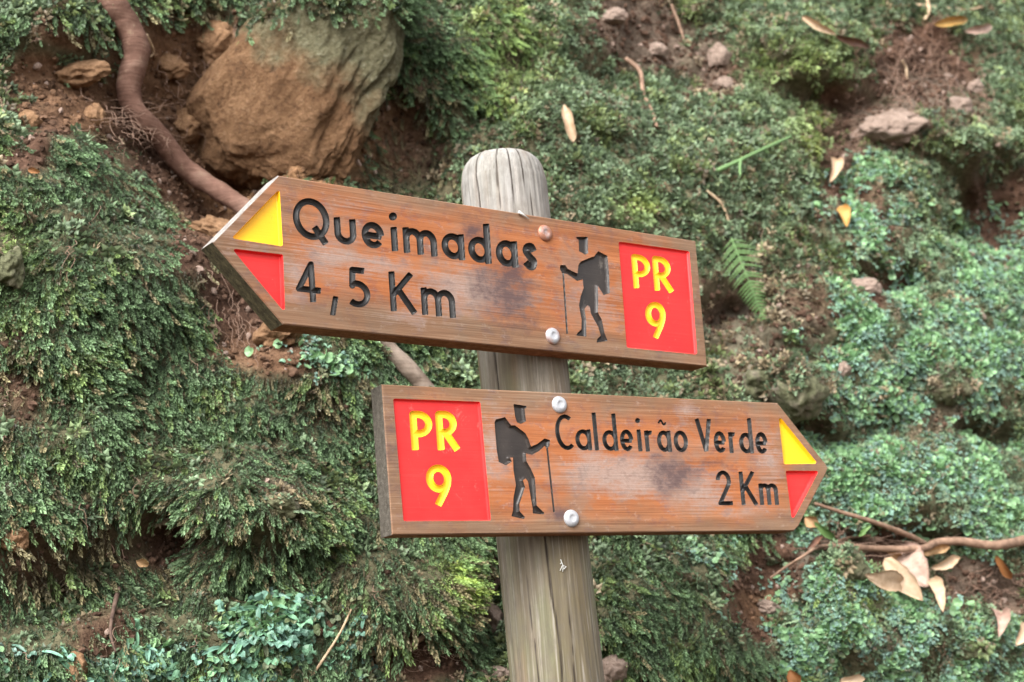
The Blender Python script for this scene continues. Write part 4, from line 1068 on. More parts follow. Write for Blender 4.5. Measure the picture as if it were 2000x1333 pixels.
for i in range(1, 30):
    if i % 3 == 2 and i < 20: continue
    T = FP[min(i + 1, 29)] - FP[i - 1]; T /= np.linalg.norm(T)
    ln = 0.052 * math.sin(min(1, (i + 4) / 12) * math.pi / 2) * (1 - (i / 30) ** 1.6) + 0.006
    nv = -rays(project(FP[i] + f0)); nv /= np.linalg.norm(nv); side = np.cross(T, nv)
    for sgn in (-1, 1):
        if random.random() < 0.06: continue
        D_ = side * sgn * 0.9 + T * 0.35 + nv * random.uniform(-0.25, 0.1); D_ /= np.linalg.norm(D_)
        wv = np.cross(D_, nv)
        V = []; F = []; k = 11
        for q in range(k + 1):
            t = q / k; c_ = FP[i] + D_ * ln * t - nv * 0.12 * ln * t * t + np.array([0, 0, -0.15 * ln * t * t])
            hw = 0.0034 * (1 - t ** 1.8) * (1 if q % 2 else 0.40) + 0.0003
            V += [c_ + wv * hw, c_ + nv * 0.0008, c_ - wv * hw]
        for q in range(k):
            F += [(q * 3, q * 3 + 1, q * 3 + 4, q * 3 + 3), (q * 3 + 1, q * 3 + 2, q * 3 + 5, q * 3 + 4)]
        obj('leaflet', np.array(V), F, FERN, fe)

# ---- dead leaves
LM = dict(cream=leaf_mat('cream_dry_leaf', (0.42, 0.29, 0.18), (0.60, 0.46, 0.33), 0.15, 0.6, (0.36, 0.24, 0.14)),
          tan=leaf_mat('tan_dry_leaf', (0.38, 0.22, 0.10), (0.58, 0.40, 0.22), 0.15, 0.6, (0.24, 0.12, 0.05)),
          yellow=leaf_mat('yellow_dry_leaf', (0.40, 0.23, 0.06), (0.54, 0.35, 0.12), 0.2, 0.5, (0.34, 0.16, 0.04)),
          brown=leaf_mat('brown_dry_leaf', (0.10, 0.045, 0.028), (0.20, 0.10, 0.06), 0.1, 0.5),
          pink=leaf_mat('pinkish_dry_leaf', (0.34, 0.22, 0.17), (0.50, 0.36, 0.29), 0.1, 0.6, (0.22, 0.13, 0.10)),
          orange=leaf_mat('orange_dry_leaf', (0.30, 0.13, 0.05), (0.42, 0.22, 0.09), 0.2, 0.5, (0.28, 0.10, 0.03)),
          green=leaf_mat('green_blade_leaf', (0.10, 0.20, 0.06), (0.18, 0.30, 0.10), 0.3, 0.45))
def leaf(px0, py0, px1, py1, w, mat, label, curl=0.5, lift=0.02, twist=0.3, bend=0.09, group=None, tip=0.0, seed=0):
    """a dry leaf from its stalk pixel to its tip pixel, w = width in pixels; rolled along its midrib"""
    A = at(px0, py0, lift); B = at(px1, py1, lift)
    d = 0.5 * (np.linalg.norm(A - CAM) + np.linalg.norm(B - CAM)); 
    dA, dB = (np.linalg.norm(A - CAM), np.linalg.norm(B - CAM))
    lim = 0.06
    dA = np.clip(dA, d - lim, d + lim); dB = np.clip(dB, d - lim, d + lim)
    va = rays((px0, py0)); vb = rays((px1, py1)); A = CAM + va / np.linalg.norm(va) * dA; B = CAM + vb / np.linalg.norm(vb) * dB
    ax = B - A; L = np.linalg.norm(ax); ax = ax / L
    nv = -(va + vb); nv /= np.linalg.norm(nv); nv -= ax * (nv @ ax); nv /= np.linalg.norm(nv)
    sd_ = np.cross(ax, nv); hw = 0.44 * w * d / FPX
    rnd = random.Random(int(px0 * 13 + py0)); n, k = 16, 8
    V = []; F = []; ph = rnd.uniform(0, 6)
    for i in range(n + 1):
        t = i / n
        prof = (math.sin(math.pi * min(1, t * 0.96 + 0.03) ** 0.85)) ** 0.75 if 0 < t < 1 else 0.03
        cw = hw * max(prof, 0.03) * (1 + 0.10 * math.sin(9 * t + ph) + rnd.uniform(-.09, .06))
        tw = twist * (t - 0.5) + 0.12 * math.sin(5 * t + ph)
        sn = math.cos(tw) * sd_ + math.sin(tw) * nv; nn = math.cos(tw) * nv - math.sin(tw) * sd_
        c_ = A + ax * L * t + nn * (bend * L * math.sin(math.pi * t) + tip * L * t ** 3)
        for j in range(k + 1):
            u = j / k * 2 - 1
            z = curl * cw * (u * u) + 0.05 * hw * math.sin(7 * t + 4 * u + ph) - 0.06 * hw * math.exp(-(u / .12) ** 2)
            uu = u * (1 - 0.22 * abs(curl) * u * u)
            V.append(c_ + sn * cw * uu + nn * z)
    for i in range(n):
        for j in range(k):
            a = i * (k + 1) + j; F.append((a, a + 1, a + k + 2, a + k + 1))
    V = np.array(V); nb = len(V)
    # give the blade its thickness
    Vb = V - nv * 0.0005; F2 = [tuple(q + nb for q in f[::-1]) for f in F]
    rim = [i * (k + 1) for i in range(n + 1)] + [n * (k + 1) + j for j in range(1, k + 1)] + [i * (k + 1) + k for i in range(n - 1, -1, -1)] + [j for j in range(k - 1, 0, -1)]
    F3 = [(rim[i], rim[i - 1], rim[i - 1] + nb, rim[i] + nb) for i in range(len(rim))]
    V = np.vstack([V, Vb]) - A
    return obj('leaf', V, F + F2 + F3, LM[mat], loc=tuple(A), label=label, cat='leaf', group=group)
G = 'dead leaves fallen on the bank'
for a in [
    (1120, 278, 1102, 204, 32, 'cream', 'curled tan leaf hanging on the moss directly above the post', 0.9, 0.05, 0.5),
    (1566, 32, 1634, 70, 22, 'cream', 'cream rolled-up leaf at the top right beside a dark brown leaf', 1.1, 0.06, 0.3),
    (1630, 68, 1698, 94, 20, 'brown', 'dark brown leaf end beside the cream rolled-up leaf', 0.6, 0.06, 0.3),
    (1824, 48, 1890, 38, 24, 'yellow', 'yellow-brown leaf on the rooty soil at the top right', 0.7, 0.05, 0.3),
    (1884, 62, 1938, 52, 22, 'pink', 'pale pinkish leaf right of the yellow-brown leaf at top right', 0.5, 0.05, 0.3),
    (1636, 312, 1620, 358, 34, 'cream', 'small cream curled leaf above a yellow leaf on the right bank', 0.8, 0.05, 0.4),
    (1646, 402, 1654, 444, 31, 'yellow', 'small bright yellow leaf below a cream leaf on the right bank', 0.5, 0.05, 0.3),
    (1756, 1066, 1812, 1146, 74, 'pink', 'broad pinkish-beige leaf at the back of the dry leaf pile', 0.15, 0.06, 0.1),
    (1728, 1090, 1802, 1174, 50, 'cream', 'long cream leaf pointing down across the front of the dry leaf pile', 0.2, 0.10, 0.15),
    (1766, 1142, 1688, 1122, 46, 'cream', 'cream leaf at the left end of the dry leaf pile', 0.2, 0.08, 0.15),
    (1818, 1110, 1876, 1090, 26, 'cream', 'narrow pale leaf sticking out right from the dry leaf pile', 0.8, 0.06, 0.5),
    (1824, 1128, 1842, 1196, 34, 'cream', 'ragged cream leaf hanging below the right end of the dry leaf pile', 0.5, 0.09, 0.5),
    (1800, 1082, 1856, 1068, 26, 'tan', 'rolled tan leaf tucked under the forked branch', 1.0, 0.05, 0.4),
    (1668, 1098, 1684, 1122, 20, 'pink', 'small brown-pink leaf left of the dry leaf pile', 0.5, 0.04, 0.3),
    (1944, 1086, 1976, 1132, 22, 'orange', 'orange-brown leaf standing in moss at the lower right', 0.7, 0.04, 0.3),
    (1956, 1196, 1950, 1246, 42, 'pink', 'folded pinkish leaf on bare soil at the lower right', 0.9, 0.05, 0.4),
    (2010, 1222, 1984, 1262, 36, 'cream', 'pale leaf cut off by the right edge near the bottom', 0.5, 0.05, 0.3),
    (1543, 1308, 1560, 1345, 30, 'orange', 'orange leaf at the bottom edge right of the post', 0.5, 0.05, 0.3),
    (1640, 1330, 1690, 1326, 24, 'cream', 'pale leaf lying along the bottom edge right of the post', 0.4, 0.04, 0.3),
    (54, 331, 78, 337, 14, 'orange', 'tiny orange leaf scrap on the moss at the left edge', 0.4, 0.05, 0.3),
    (266, 1096, 290, 1104, 20, 'tan', 'small tan leaf scrap in the dark hollow at lower left', 0.5, 0.03, 0.3),
    (1572, 1010, 1600, 1030, 30, 'tan', 'brown leaf just behind the tip of the lower board', 0.6, 0.06, 0.3),
    (1590, 1020, 1634, 1058, 18, 'green', 'narrow dark green leaf below the tip of the lower board', 0.4, 0.07, 0.2),
    (1676, 1048, 1702, 1026, 12, 'green', 'small curved green leaf above the forked branch', 0.4, 0.07, 0.2),
    (1576, 1072, 1608, 1046, 14, 'brown', 'dark reddish leaf beside the thin end of the branch', 0.5, 0.06, 0.3),
    (1730, 1070, 1760, 1092, 24, 'tan', 'small tan leaf pressed under the middle of the branch', 0.5, 0.05, 0.3)]:
    leaf(a[0], a[1], a[2], a[3], a[4], a[5], a[6], curl=a[7], lift=a[8], twist=a[9], group=G)

# lichen scrap on the post and a thread of white fibre on the upper board
m = NT('white_lichen'); m.base((0.55, 0.55, 0.52), 0.8, 0.2); WHT = m.m
def on_post(px, py):
    v = rays((px, py)); best = None
    for t in np.linspace(1.6, 2.4, 800):
        p = CAM + v * t; c = ax_at(p[2])
        if np.hypot(p[0] - c[0], p[1] - c[1]) < PR * 1.02: return p - v * 0.002
    return CAM + v * 2.1
parts = []
for pl in ([(1095, 1093), (1099, 1104), (1106, 1108)], [(1099, 1104), (1094, 1115)], [(1100, 1105), (1099, 1117)], [(1106, 1107), (1101, 1112)], [(1097, 1100), (1094, 1102)]):
    P = np.array([on_post(*p) for p in pl]); parts.append(tube(P, 0.0006, 5))
V, F = merge(parts); obj('lichen', V - base, F, WHT, post_root)
P = np.array([on_plane(np.array(p, float), YAW1, D1 - 0.003) for p in ((1013, 414), (1022, 420), (1033, 428))])
V, F = tube(P, [0.0022, 0.0014, 0.0008], 6); obj('white_fibre', V - P[0], F, WHT, loc=tuple(P[0]), label='tiny white splinter on the top edge of the upper board in front of the post', cat='splinter')

# ================================================================== MOSS, LIVERWORT, CRUMBS, ROOTLETS (stuff)
def templ_frond(seed, n=24, wid=0.075, leaf_l=0.15):
    """a plump drooping shoot: small leaves overlapping like tiles round a bent stem"""
    r = random.Random(seed); V = []; F = []; SH = []
    cur = r.uniform(0.25, 0.6); sw = r.uniform(-0.12, 0.12)
    def ctr(t): return np.array([sw * math.sin(2.3 * t), -cur * 0.55 * t * t + 0.1 * t, t * (1 - 0.12 * t)])
    for i in range(n):
        t = 0.05 + 0.93 * i / (n - 1); c = ctr(t); T = ctr(t + .02) - ctr(t - .02); T /= np.linalg.norm(T)
        phi = i * 2.399 + seed
        a = np.array([1.0, 0, 0]); a -= T * (a @ T); a /= np.linalg.norm(a); b = np.cross(T, a)
        rd = math.cos(phi) * a + 0.8 * math.sin(phi) * b
        sz = (0.62 + 0.42 * math.sin(math.pi * min(1, t * 0.95))) * r.uniform(0.85, 1.15)
        tip = c + rd * wid * 1.25 * sz + T * leaf_l * sz; mid = c + rd * wid * 0.95 * sz + T * leaf_l * 0.40 * sz
        sdv = np.cross(T, rd) * wid * 0.72 * sz
        k = len(V); V += [c, mid + sdv, tip, mid - sdv]; F += [(k, k + 1, k + 2), (k, k + 2, k + 3)]
        SH += [t * 0.55, 0.15 + 0.75 * t, min(1, t + 0.25), 0.15 + 0.75 * t]
    return np.array(V), F, SH
def templ_tuft(seed, n=9):
    r = random.Random(seed); V = []; F = []; SH = []
    for i in range(n):
        th = i * 2.399 + seed; el = r.uniform(0.15, 1.2)
        d = np.array([math.cos(th) * math.cos(el), math.sin(th) * math.cos(el), math.sin(el)])
        s = np.cross(d, [0.1, 0.2, 1]); s /= np.linalg.norm(s); nn = np.cross(s, d)
        b = d * r.uniform(0.1, 0.35); L = r.uniform(0.45, 0.75); w_ = r.uniform(0.16, 0.26)
        k = len(V); V += [b, b + d * L * .45 + s * w_, b + d * L - nn * 0.12, b + d * L * .45 - s * w_, b + d * L * .5 + nn * 0.06]
        F += [(k, k + 1, k + 4), (k + 1, k + 2, k + 4), (k + 2, k + 3, k + 4), (k + 3, k, k + 4)]; SH += [0.1, .6, 1, .6, .7]
    return np.array(V), F, SH
def templ_thallus(seed, long=1.0):
    """a forked ribbon lobe with round notched tips, lying along local z and facing -y"""
    r = random.Random(seed); V = []; F = []; SH = []
    def ribbon(p0, ang, L, w0, w1, nseg, bend):
        k = len(V); p = np.array(p0, float); a = ang
        for i in range(nseg + 1):
            t = i / nseg; w_ = (w0 + (w1 - w0) * t) * (1 if t < .75 else math.sqrt(max(0.12, 1 - ((t - .75) / .27) ** 2)))
            dx = np.array([math.cos(a), 0, -math.sin(a)]); up_ = -0.16 * math.sin(math.pi * t) - 0.10 * t
            y = up_ + r.uniform(-.02, .02)
            V.append(np.array([p[0], y + .05, p[1]]) + dx * w_ * -1 + np.array([0, -0.05 - r.uniform(0, .05), 0]))
            V.append(np.array([p[0], y + .05, p[1]]))
            V.append(np.array([p[0], y + .05, p[1]]) + dx * w_ + np.array([0, -0.05 - r.uniform(0, .05), 0]))
            SH.extend([0.55 + .4 * t, 0.35 + .3 * t, 0.55 + .4 * t])
            p = p + np.array([math.sin(a), math.cos(a)]) * L / nseg; a += bend / nseg
        for i in range(nseg):
            q = k + i * 3; F.extend([(q, q + 1, q + 4, q + 3), (q + 1, q + 2, q + 5, q + 4)])
        return p, a
    p, a = ribbon((0, 0), r.uniform(-.2, .2), 0.55 * long, 0.16 if long < 2 else 0.11, 0.20 if long < 2 else 0.13, 4, r.uniform(-.4, .4))
    ribbon(p - np.array([0.02, .06]), a - 0.55, r.uniform(.3, .5), 0.15, 0.19, 4, r.uniform(-.3, .3))
    ribbon(p - np.array([-0.02, .06]), a + 0.55, r.uniform(.25, .5), 0.15, 0.18, 4, r.uniform(-.3, .3))
    return np.array(V), F, SH
def templ_disc(seed):
    """a round notched young lobe"""
    r = random.Random(seed); V = [np.array([0, .03, .4])]; F = []; SH = [0.75]; n = 11
    for i in range(n):
        a = 2 * math.pi * i / n - math.pi / 2; rad = 0.42 * (1 - (0.42 if i == n // 2 else 0)) * r.uniform(.92, 1.08)
        V.append(np.array([rad * math.cos(a), -0.10 - r.uniform(0, .06), .4 + rad * math.sin(a)])); SH.append(1.0)
    for i in range(n): F.append((0, 1 + i, 1 + (i + 1) % n))
    return np.array(V), F, SH
def templ_crumb(seed):
    bm = bmesh.new(); bmesh.ops.create_icosphere(bm, subdivisions=2, radius=0.5)
    so = Vector((seed * 3.1, seed * 1.7, seed))
    for q in bm.verts: q.co = q.co * (1 + 0.75 * mnoise.noise(q.co * 2.2 + so))
    V = np.array([q.co[:] for q in bm.verts]); F = [tuple(q.index for q in f.verts) for f in bm.faces]; bm.free()
    return V, F, [0.5] * len(V)

def scatter_tree():
    """geometry nodes: the template islands in the object's own mesh are copied onto its loose points"""
    ng = bpy.data.node_groups.new('scatter', 'GeometryNodeTree')
    ng.interface.new_socket('Geometry', in_out='INPUT', socket_type='NodeSocketGeometry')
    ng.interface.new_socket('Geometry', in_out='OUTPUT', socket_type='NodeSocketGeometry')
    N, L = ng.nodes, ng.links
    gi = N.new('NodeGroupInput'); go = N.new('NodeGroupOutput')
    def attr(name, t):
        a = N.new('GeometryNodeInputNamedAttribute'); a.data_type = t; a.inputs['Name'].default_value = name; return a.outputs['Attribute']
    sp = N.new('GeometryNodeSeparateGeometry'); sp.domain = 'POINT'
    L.new(gi.outputs[0], sp.inputs['Geometry']); L.new(attr('is_template', 'BOOLEAN'), sp.inputs['Selection'])
    st = N.new('GeometryNodeSplitToInstances'); st.domain = 'POINT'
    L.new(sp.outputs['Selection'], st.inputs['Geometry']); L.new(attr('variant', 'INT'), st.inputs['Group ID'])
    mp = N.new('GeometryNodeMeshToPoints'); L.new(sp.outputs['Inverted'], mp.inputs['Mesh'])
    ip = N.new('GeometryNodeInstanceOnPoints'); ip.inputs['Pick Instance'].default_value = True
    e2r = N.new('FunctionNodeEulerToRotation'); L.new(attr('rot', 'FLOAT_VECTOR'), e2r.inputs[0])
    L.new(mp.outputs[0], ip.inputs['Points']); L.new(st.outputs['Instances'], ip.inputs['Instance'])
    L.new(attr('variant', 'INT'), ip.inputs['Instance Index']); L.new(e2r.outputs[0], ip.inputs['Rotation']); L.new(attr('size', 'FLOAT_VECTOR'), ip.inputs['Scale'])
    L.new(ip.outputs[0], go.inputs[0]); return ng
SCAT = scatter_tree()
def scatter(name, label, templates, P, rot, size, tint, mat):
    """one object of kind stuff"""
    tv = []; tf = []; sh = []; var = []; o = 0
    for i, (V, F, S_) in enumerate(templates):
        tv.append(V); tf += [tuple(q + o for q in f) for f in F]; sh += list(S_); var += [i] * len(V); o += len(V)
    TV = np.vstack(tv); nt = len(TV); npnt = len(P)
    me = bpy.data.meshes.new(name)
    me.from_pydata(np.vstack([TV, P]).tolist(), [], tf); me.update(); me.materials.append(mat)
    def add(nm, t, data, fld):
        a = me.attributes.new(nm, t, 'POINT'); a.data.foreach_set(fld, np.ascontiguousarray(data).reshape(-1))
    add('is_template', 'BOOLEAN', np.r_[np.ones(nt, bool), np.zeros(npnt, bool)], 'value')
    add('variant', 'INT', np.r_[np.array(var, np.int32), rng.integers(0, len(templates), npnt).astype(np.int32)], 'value')
    add('rot', 'FLOAT_VECTOR', np.vstack([np.zeros((nt, 3)), rot]).astype(np.float32), 'vector')
    add('size', 'FLOAT_VECTOR', np.vstack([np.ones((nt, 3)), size]).astype(np.float32), 'vector')
    add('tint', 'FLOAT_COLOR', np.vstack([np.ones((nt, 4)), np.c_[tint, np.ones(npnt)]]).astype(np.float32), 'color')
    add('along', 'FLOAT', np.r_[np.array(sh), np.zeros(npnt)].astype(np.float32), 'value')
    ob = bpy.data.objects.new(name, me); COL.objects.link(ob)
    md = ob.modifiers.new('scatter', 'NODES'); md.node_group = SCAT
    tag(ob, label, None, None, 'stuff'); return ob
def frames(up_dir, face):
    """euler XYZ of frames with local z = up_dir and local -y towards face"""
    z = up_dir / np.linalg.norm(up_dir, axis=1)[:, None]
    y = -face; y = y - z * (y * z).sum(1)[:, None]; y /= np.linalg.norm(y, axis=1)[:, None] + 1e-9
    x = np.cross(y, z)
    # R = [x y z] columns; XYZ euler
    sy = np.sqrt(x[:, 0] ** 2 + x[:, 1] ** 2)
    return np.stack([np.arctan2(y[:, 2], z[:, 2]), np.arctan2(-x[:, 2], sy), np.arctan2(x[:, 1], x[:, 0])], -1)
# cell areas for sampling
area = np.linalg.norm(np.cross(GP[1:, :-1] - GP[:-1, :-1], GP[:-1, 1:] - GP[:-1, :-1]), axis=-1)
cc = lambda A: 0.25 * (A[:-1, :-1] + A[1:, :-1] + A[1:, 1:] + A[:-1, 1:])
cpx, cpy, cS, cL, cOc = cc(gpx), cc(gpy), cc(SOIL), cc(LIVER), cc(OCHRE)
cX, cZ = cc(GX), cc(GZ); cN = np.stack([cc(GN_[..., k]) for k in range(3)], -1)
view = (0.5 * smooth(-700, -400, cpx) + 0.5 * smooth(-330, -60, cpx)) * (1 - 0.45 * smooth(2060, 2250, cpx) - 0.55 * smooth(2500, 2900, cpx)) * smooth(-280, -40, cpy) * (1 - smooth(1373, 1650, cpy))
n1 = fbm(cX * 11, cZ * 11, 3, 101); n2 = fbm(cX * 30, cZ * 30, 3, 111)
def sample(dens, n):
    p = (dens * area).reshape(-1); p = p / p.sum()
    k = rng.choice(p.size, n, p=p); i, j = np.unravel_index(k, dens.shape)
    u, v = rng.random(n), rng.random(n)
    P = (GP[i, j] * (1 - u)[:, None] + GP[i + 1, j] * u[:, None]) * (1 - v)[:, None] + (GP[i, j + 1] * (1 - u)[:, None] + GP[i + 1, j + 1] * u[:, None]) * v[:, None]
    return P, cN[i, j], i, j
def moss_mat(name, cdark, ctip, trans=0.25, rough=0.5, spec=0.4):
    m = NT(name)
    t = m.node('ShaderNodeAttribute', attribute_name='tint', attribute_type='INSTANCER')
    a = m.node('ShaderNodeAttribute', attribute_name='along')
    c = m.mix(m.math('POWER', a.outputs['Fac'], 1.4), cdark, ctip)  # lighter tips, with shade at the base and highlights also painted in
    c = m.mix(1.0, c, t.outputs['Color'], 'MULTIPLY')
    m.base(c, rough, spec)
    if trans:
        tr = m.node('ShaderNodeBsdfTranslucent'); x = m.node('ShaderNodeMixShader'); x.inputs[0].default_value = trans
        m.link(c, tr.inputs['Color']); m.link(m.b.outputs[0], x.inputs[1]); m.link(tr.outputs[0], x.inputs[2]); m.link(x.outputs[0], m.out.inputs[0])
    return m.m
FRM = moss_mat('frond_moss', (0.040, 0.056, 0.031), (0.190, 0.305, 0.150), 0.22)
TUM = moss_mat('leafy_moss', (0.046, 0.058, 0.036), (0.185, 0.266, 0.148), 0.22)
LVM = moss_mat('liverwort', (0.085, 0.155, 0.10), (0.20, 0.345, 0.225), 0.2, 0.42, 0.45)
down = np.array([0, 0, -1.0])
def tints(n, i, j, spread=0.25):
    """species and age give each shoot its own colour: green, yellowish or dead brown"""
    b = (1 + spread * rng.standard_normal(n))[:, None].clip(0.4, 1.8)
    t = np.ones((n, 3)) * b
    yel = smooth(0.25, 0.8, n1[i, j] + 0.35 * rng.standard_normal(n))[:, None]
    t = t * (1 - yel) + t * np.array([1.25, 1.12, 0.8]) * yel
    pe = np.zeros(n)
    for cx, cy, rx, ry in ((880, 1110, 55, 40), (1240, 405, 40, 30), (15, 480, 60, 60), (1560, 130, 110, 50), (990, 100, 60, 90), (1690, 1160, 60, 50), (1600, 250, 60, 50)):
        pe = np.maximum(pe, blob(cpx[i, j], cpy[i, j], cx, cy, rx, ry))
    t = t * (1 + pe[:, None] * np.array([0.9, 0.75, 0.1]))
    pd = 0.06 + 0.28 * smooth(0.1, 0.7, cS[i, j]) + 0.22 * smooth(0.1, 0.6, n2[i, j])
    for cx, cy, rx, ry in ((200, 1060, 190, 80), (30, 720, 60, 110), (540, 970, 70, 40), (820, 330, 110, 130), (640, 760, 60, 60), (1500, 620, 200, 140), (1820, 800, 110, 80), (700, 1180, 200, 70)):
        pd = pd + 0.45 * blob(cpx[i, j], cpy[i, j], cx, cy, rx, ry)
    dead = rng.random(n) < pd
    t[dead] = np.array([1.55, 0.86, 0.95]) * b[dead] * rng.uniform(0.6, 1.3, (dead.sum(), 1))
    return t
facing = np.clip((-cN[..., 1]) * 0.6 + cN[..., 2] * 0.8 + 0.25, 0.05, 1.2)     # little grows under overhangs
mosszone = view * np.clip(1.0 - cS * 1.12, 0, 1) * facing * (0.22 + 0.78 * smooth(-0.55, 0.30, n2 + 0.5 * n1 + 0.22))
left = 1 - smooth(760, 1000, cpx + 0.25 * (cpy - 700) * 0)
thin = np.ones_like(cpx)                      # places where the stone and earth show between the shoots
for cx, cy, rx, ry, k in ((1500, 660, 210, 190, 0.72), (1850, 795, 120, 75, 0.75), (800, 310, 120, 150, 0.8), (1640, 340, 60, 130, 0.7), (200, 1050, 190, 60, 0.5), (1300, 40, 160, 120, 0.6), (1740, 440, 110, 80, 0.55), (700, 1200, 150, 60, 0.5), (330, 600, 60, 40, 0.3), (1880, 250, 120, 60, 0.4)):
    thin *= 1 - k * blob(cpx + 40 * n1, cpy + 40 * n2, cx, cy, rx, ry)
mosszone = mosszone * np.maximum(thin, 0.12 + 0.18 * (1 - smooth(800, 1000, cpx)))
frzone = np.clip(left * smooth(215, 330, cpy + 30 * n1) + blob(cpx, cpy, 1310, 1200, 230, 190, 0, 2) + blob(cpx, cpy, 880, 110, 150, 120, 35, 2) + blob(cpx, cpy, 800, 1130, 300, 200, 0, 2) + 0.25 * left, 0, 1)
liv = np.clip(cL * smooth(-0.45, 0.15, n1 + 0.3 * n2 + 0.25 * (cL - 0.5)), 0, 1)
def place_moss(name, label, dens, n, templates, mat, smin, smax, droop, sink, spread=0.25, wide=1.0, jit=0.45, bias=None, extra=None, nk=0.75, flat=False):
    P, Nn, i, j = sample(dens, n)
    if extra is not None:
        P = np.vstack([P, extra[0]]); Nn = np.vstack([Nn, extra[1]]); n = len(P)
        ii_ = np.clip(np.searchsorted(XS, extra[0][:, 0]) - 1, 0, NX - 2); jj_ = np.clip(np.searchsorted(ZS, extra[0][:, 2]) - 1, 0, NZ - 2)
        i = np.r_[i, ii_]; j = np.r_[j, jj_]
    lean = fbm(P[:, 0] * 5, P[:, 2] * 5, 2, 130)[:, None] * np.array([1.0, 0, 0]) * 0.9
    D = Nn * nk + down * droop + lean * min(1, droop) + rng.standard_normal((n, 3)) * jit
    if flat: D = D - Nn * ((D * Nn).sum(1) - rng.normal(0.06, 0.13, n))[:, None]
    fc = Nn + np.array([0, -0.3, 0.5]) + rng.standard_normal((n, 3)) * 0.25
    s = rng.uniform(smin, smax, n) * (0.8 + 0.4 * smooth(-0.5, 0.5, n1[i, j]))
    size = np.stack([s * wide, s * wide, s], -1)
    t = tints(n, i, j, spread) if bias is None else bias(n, i, j)
    return scatter(name, label, templates, P - Nn * sink + rng.standard_normal((n, 3)) * 0.002, frames(D, fc), size, t, mat)
TF = [templ_frond(k, 22 + 2 * (k % 3), 0.052 + 0.010 * (k % 3), 0.13 + 0.02 * (k % 2)) for k in range(8)]
TT = [templ_tuft(k + 20) for k in range(6)]
# moss that has crept over the boulder's brow and the half-buried stones
ex = [[], []]; exf = [[], []]
for V_, N_, k_, ab_ in ROCKPTS:
    if k_ < 0.5:
        q = project(V_); w_ = np.clip(smooth(48, -20, q[:, 1] + 30 * np.array([mnoise.noise(Vector(p * 14)) for p in V_])), 0, 1) * (N_[:, 1] < 0.4)
        for nn_, L_ in ((2200, exf), (2600, ex)):
            kk_ = rng.choice(len(V_), nn_, p=w_ / w_.sum()); L_[0].append(V_[kk_] + rng.standard_normal((nn_, 3)) * 0.006); L_[1].append(N_[kk_])
    else:
        w_ = np.clip(-0.15 + N_[:, 2] * 0.9 + 0.9 * np.array([mnoise.noise(Vector(p * 20)) for p in V_]), 0, 1) * (N_[:, 1] < 0.5)
        nn_ = int(min(420, 60000 * ab_ * 1.6)); kk_ = rng.choice(len(V_), nn_, p=w_ / w_.sum())
        ex[0].append(V_[kk_] + rng.standard_normal((nn_, 3)) * 0.004); ex[1].append(N_[kk_])
ex = [np.vstack(q) for q in ex]; exf = [np.vstack(q) for q in exf]
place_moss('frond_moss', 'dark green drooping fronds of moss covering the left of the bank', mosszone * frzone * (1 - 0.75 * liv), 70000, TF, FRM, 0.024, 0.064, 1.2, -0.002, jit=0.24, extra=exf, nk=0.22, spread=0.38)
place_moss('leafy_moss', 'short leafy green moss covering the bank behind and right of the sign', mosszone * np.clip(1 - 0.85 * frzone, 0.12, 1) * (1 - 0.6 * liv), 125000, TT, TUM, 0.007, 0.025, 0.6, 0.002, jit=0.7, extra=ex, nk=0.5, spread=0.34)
# moss hanging over the brow of the boulder and cavity
def lv_t(n, i, j):
    b = (1 + 0.22 * rng.standard_normal(n))[:, None].clip(0.5, 1.7); t = np.ones((n, 3)) * b
    gl = (rng.random(n) < 0.45)[:, None]; t = np.where(gl, t * np.array([1.05, 1.0, 1.25]), t)
    dk = (rng.random(n) < 0.15)[:, None]; return np.where(dk, t * np.array([1.0, 0.62, 0.5]), t)
TH_ = [templ_thallus(k) for k in range(6)] 
TD = [templ_disc(k) for k in range(4)]
lz = view * np.clip(liv, 0, 1) * np.clip(1 - 0.8 * cS, 0, 1) * facing * smooth(-0.8, 0.1, n2 + 0.2)
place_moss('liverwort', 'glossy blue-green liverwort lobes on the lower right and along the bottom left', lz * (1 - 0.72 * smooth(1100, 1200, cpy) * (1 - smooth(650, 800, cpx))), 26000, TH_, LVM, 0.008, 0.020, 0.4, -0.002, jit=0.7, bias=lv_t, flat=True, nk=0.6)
def lv_d(n, i, j):
    b = (1 + 0.2 * rng.standard_normal(n))[:, None].clip(0.6, 1.6); return np.ones((n, 3)) * b * np.array([1.12, 1.12, 0.85])
LVD = moss_mat('blue_green_liverwort', (0.07, 0.15, 0.09), (0.16, 0.32, 0.19), 0.15, 0.45, 0.35)
TLg = [templ_thallus(k + 40, 2.2) for k in range(6)]
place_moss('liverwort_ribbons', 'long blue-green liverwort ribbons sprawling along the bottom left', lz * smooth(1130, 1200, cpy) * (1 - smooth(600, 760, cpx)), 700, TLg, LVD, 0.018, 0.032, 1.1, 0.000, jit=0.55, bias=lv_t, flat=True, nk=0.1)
place_moss('liverwort_discs', 'round bright green young liverwort lobes among the larger ones', lz * np.clip(0.2 + n1, 0.05, 1), 10000, TD, LVM, 0.010, 0.021, 0.1, -0.003, jit=0.5, bias=lv_d)

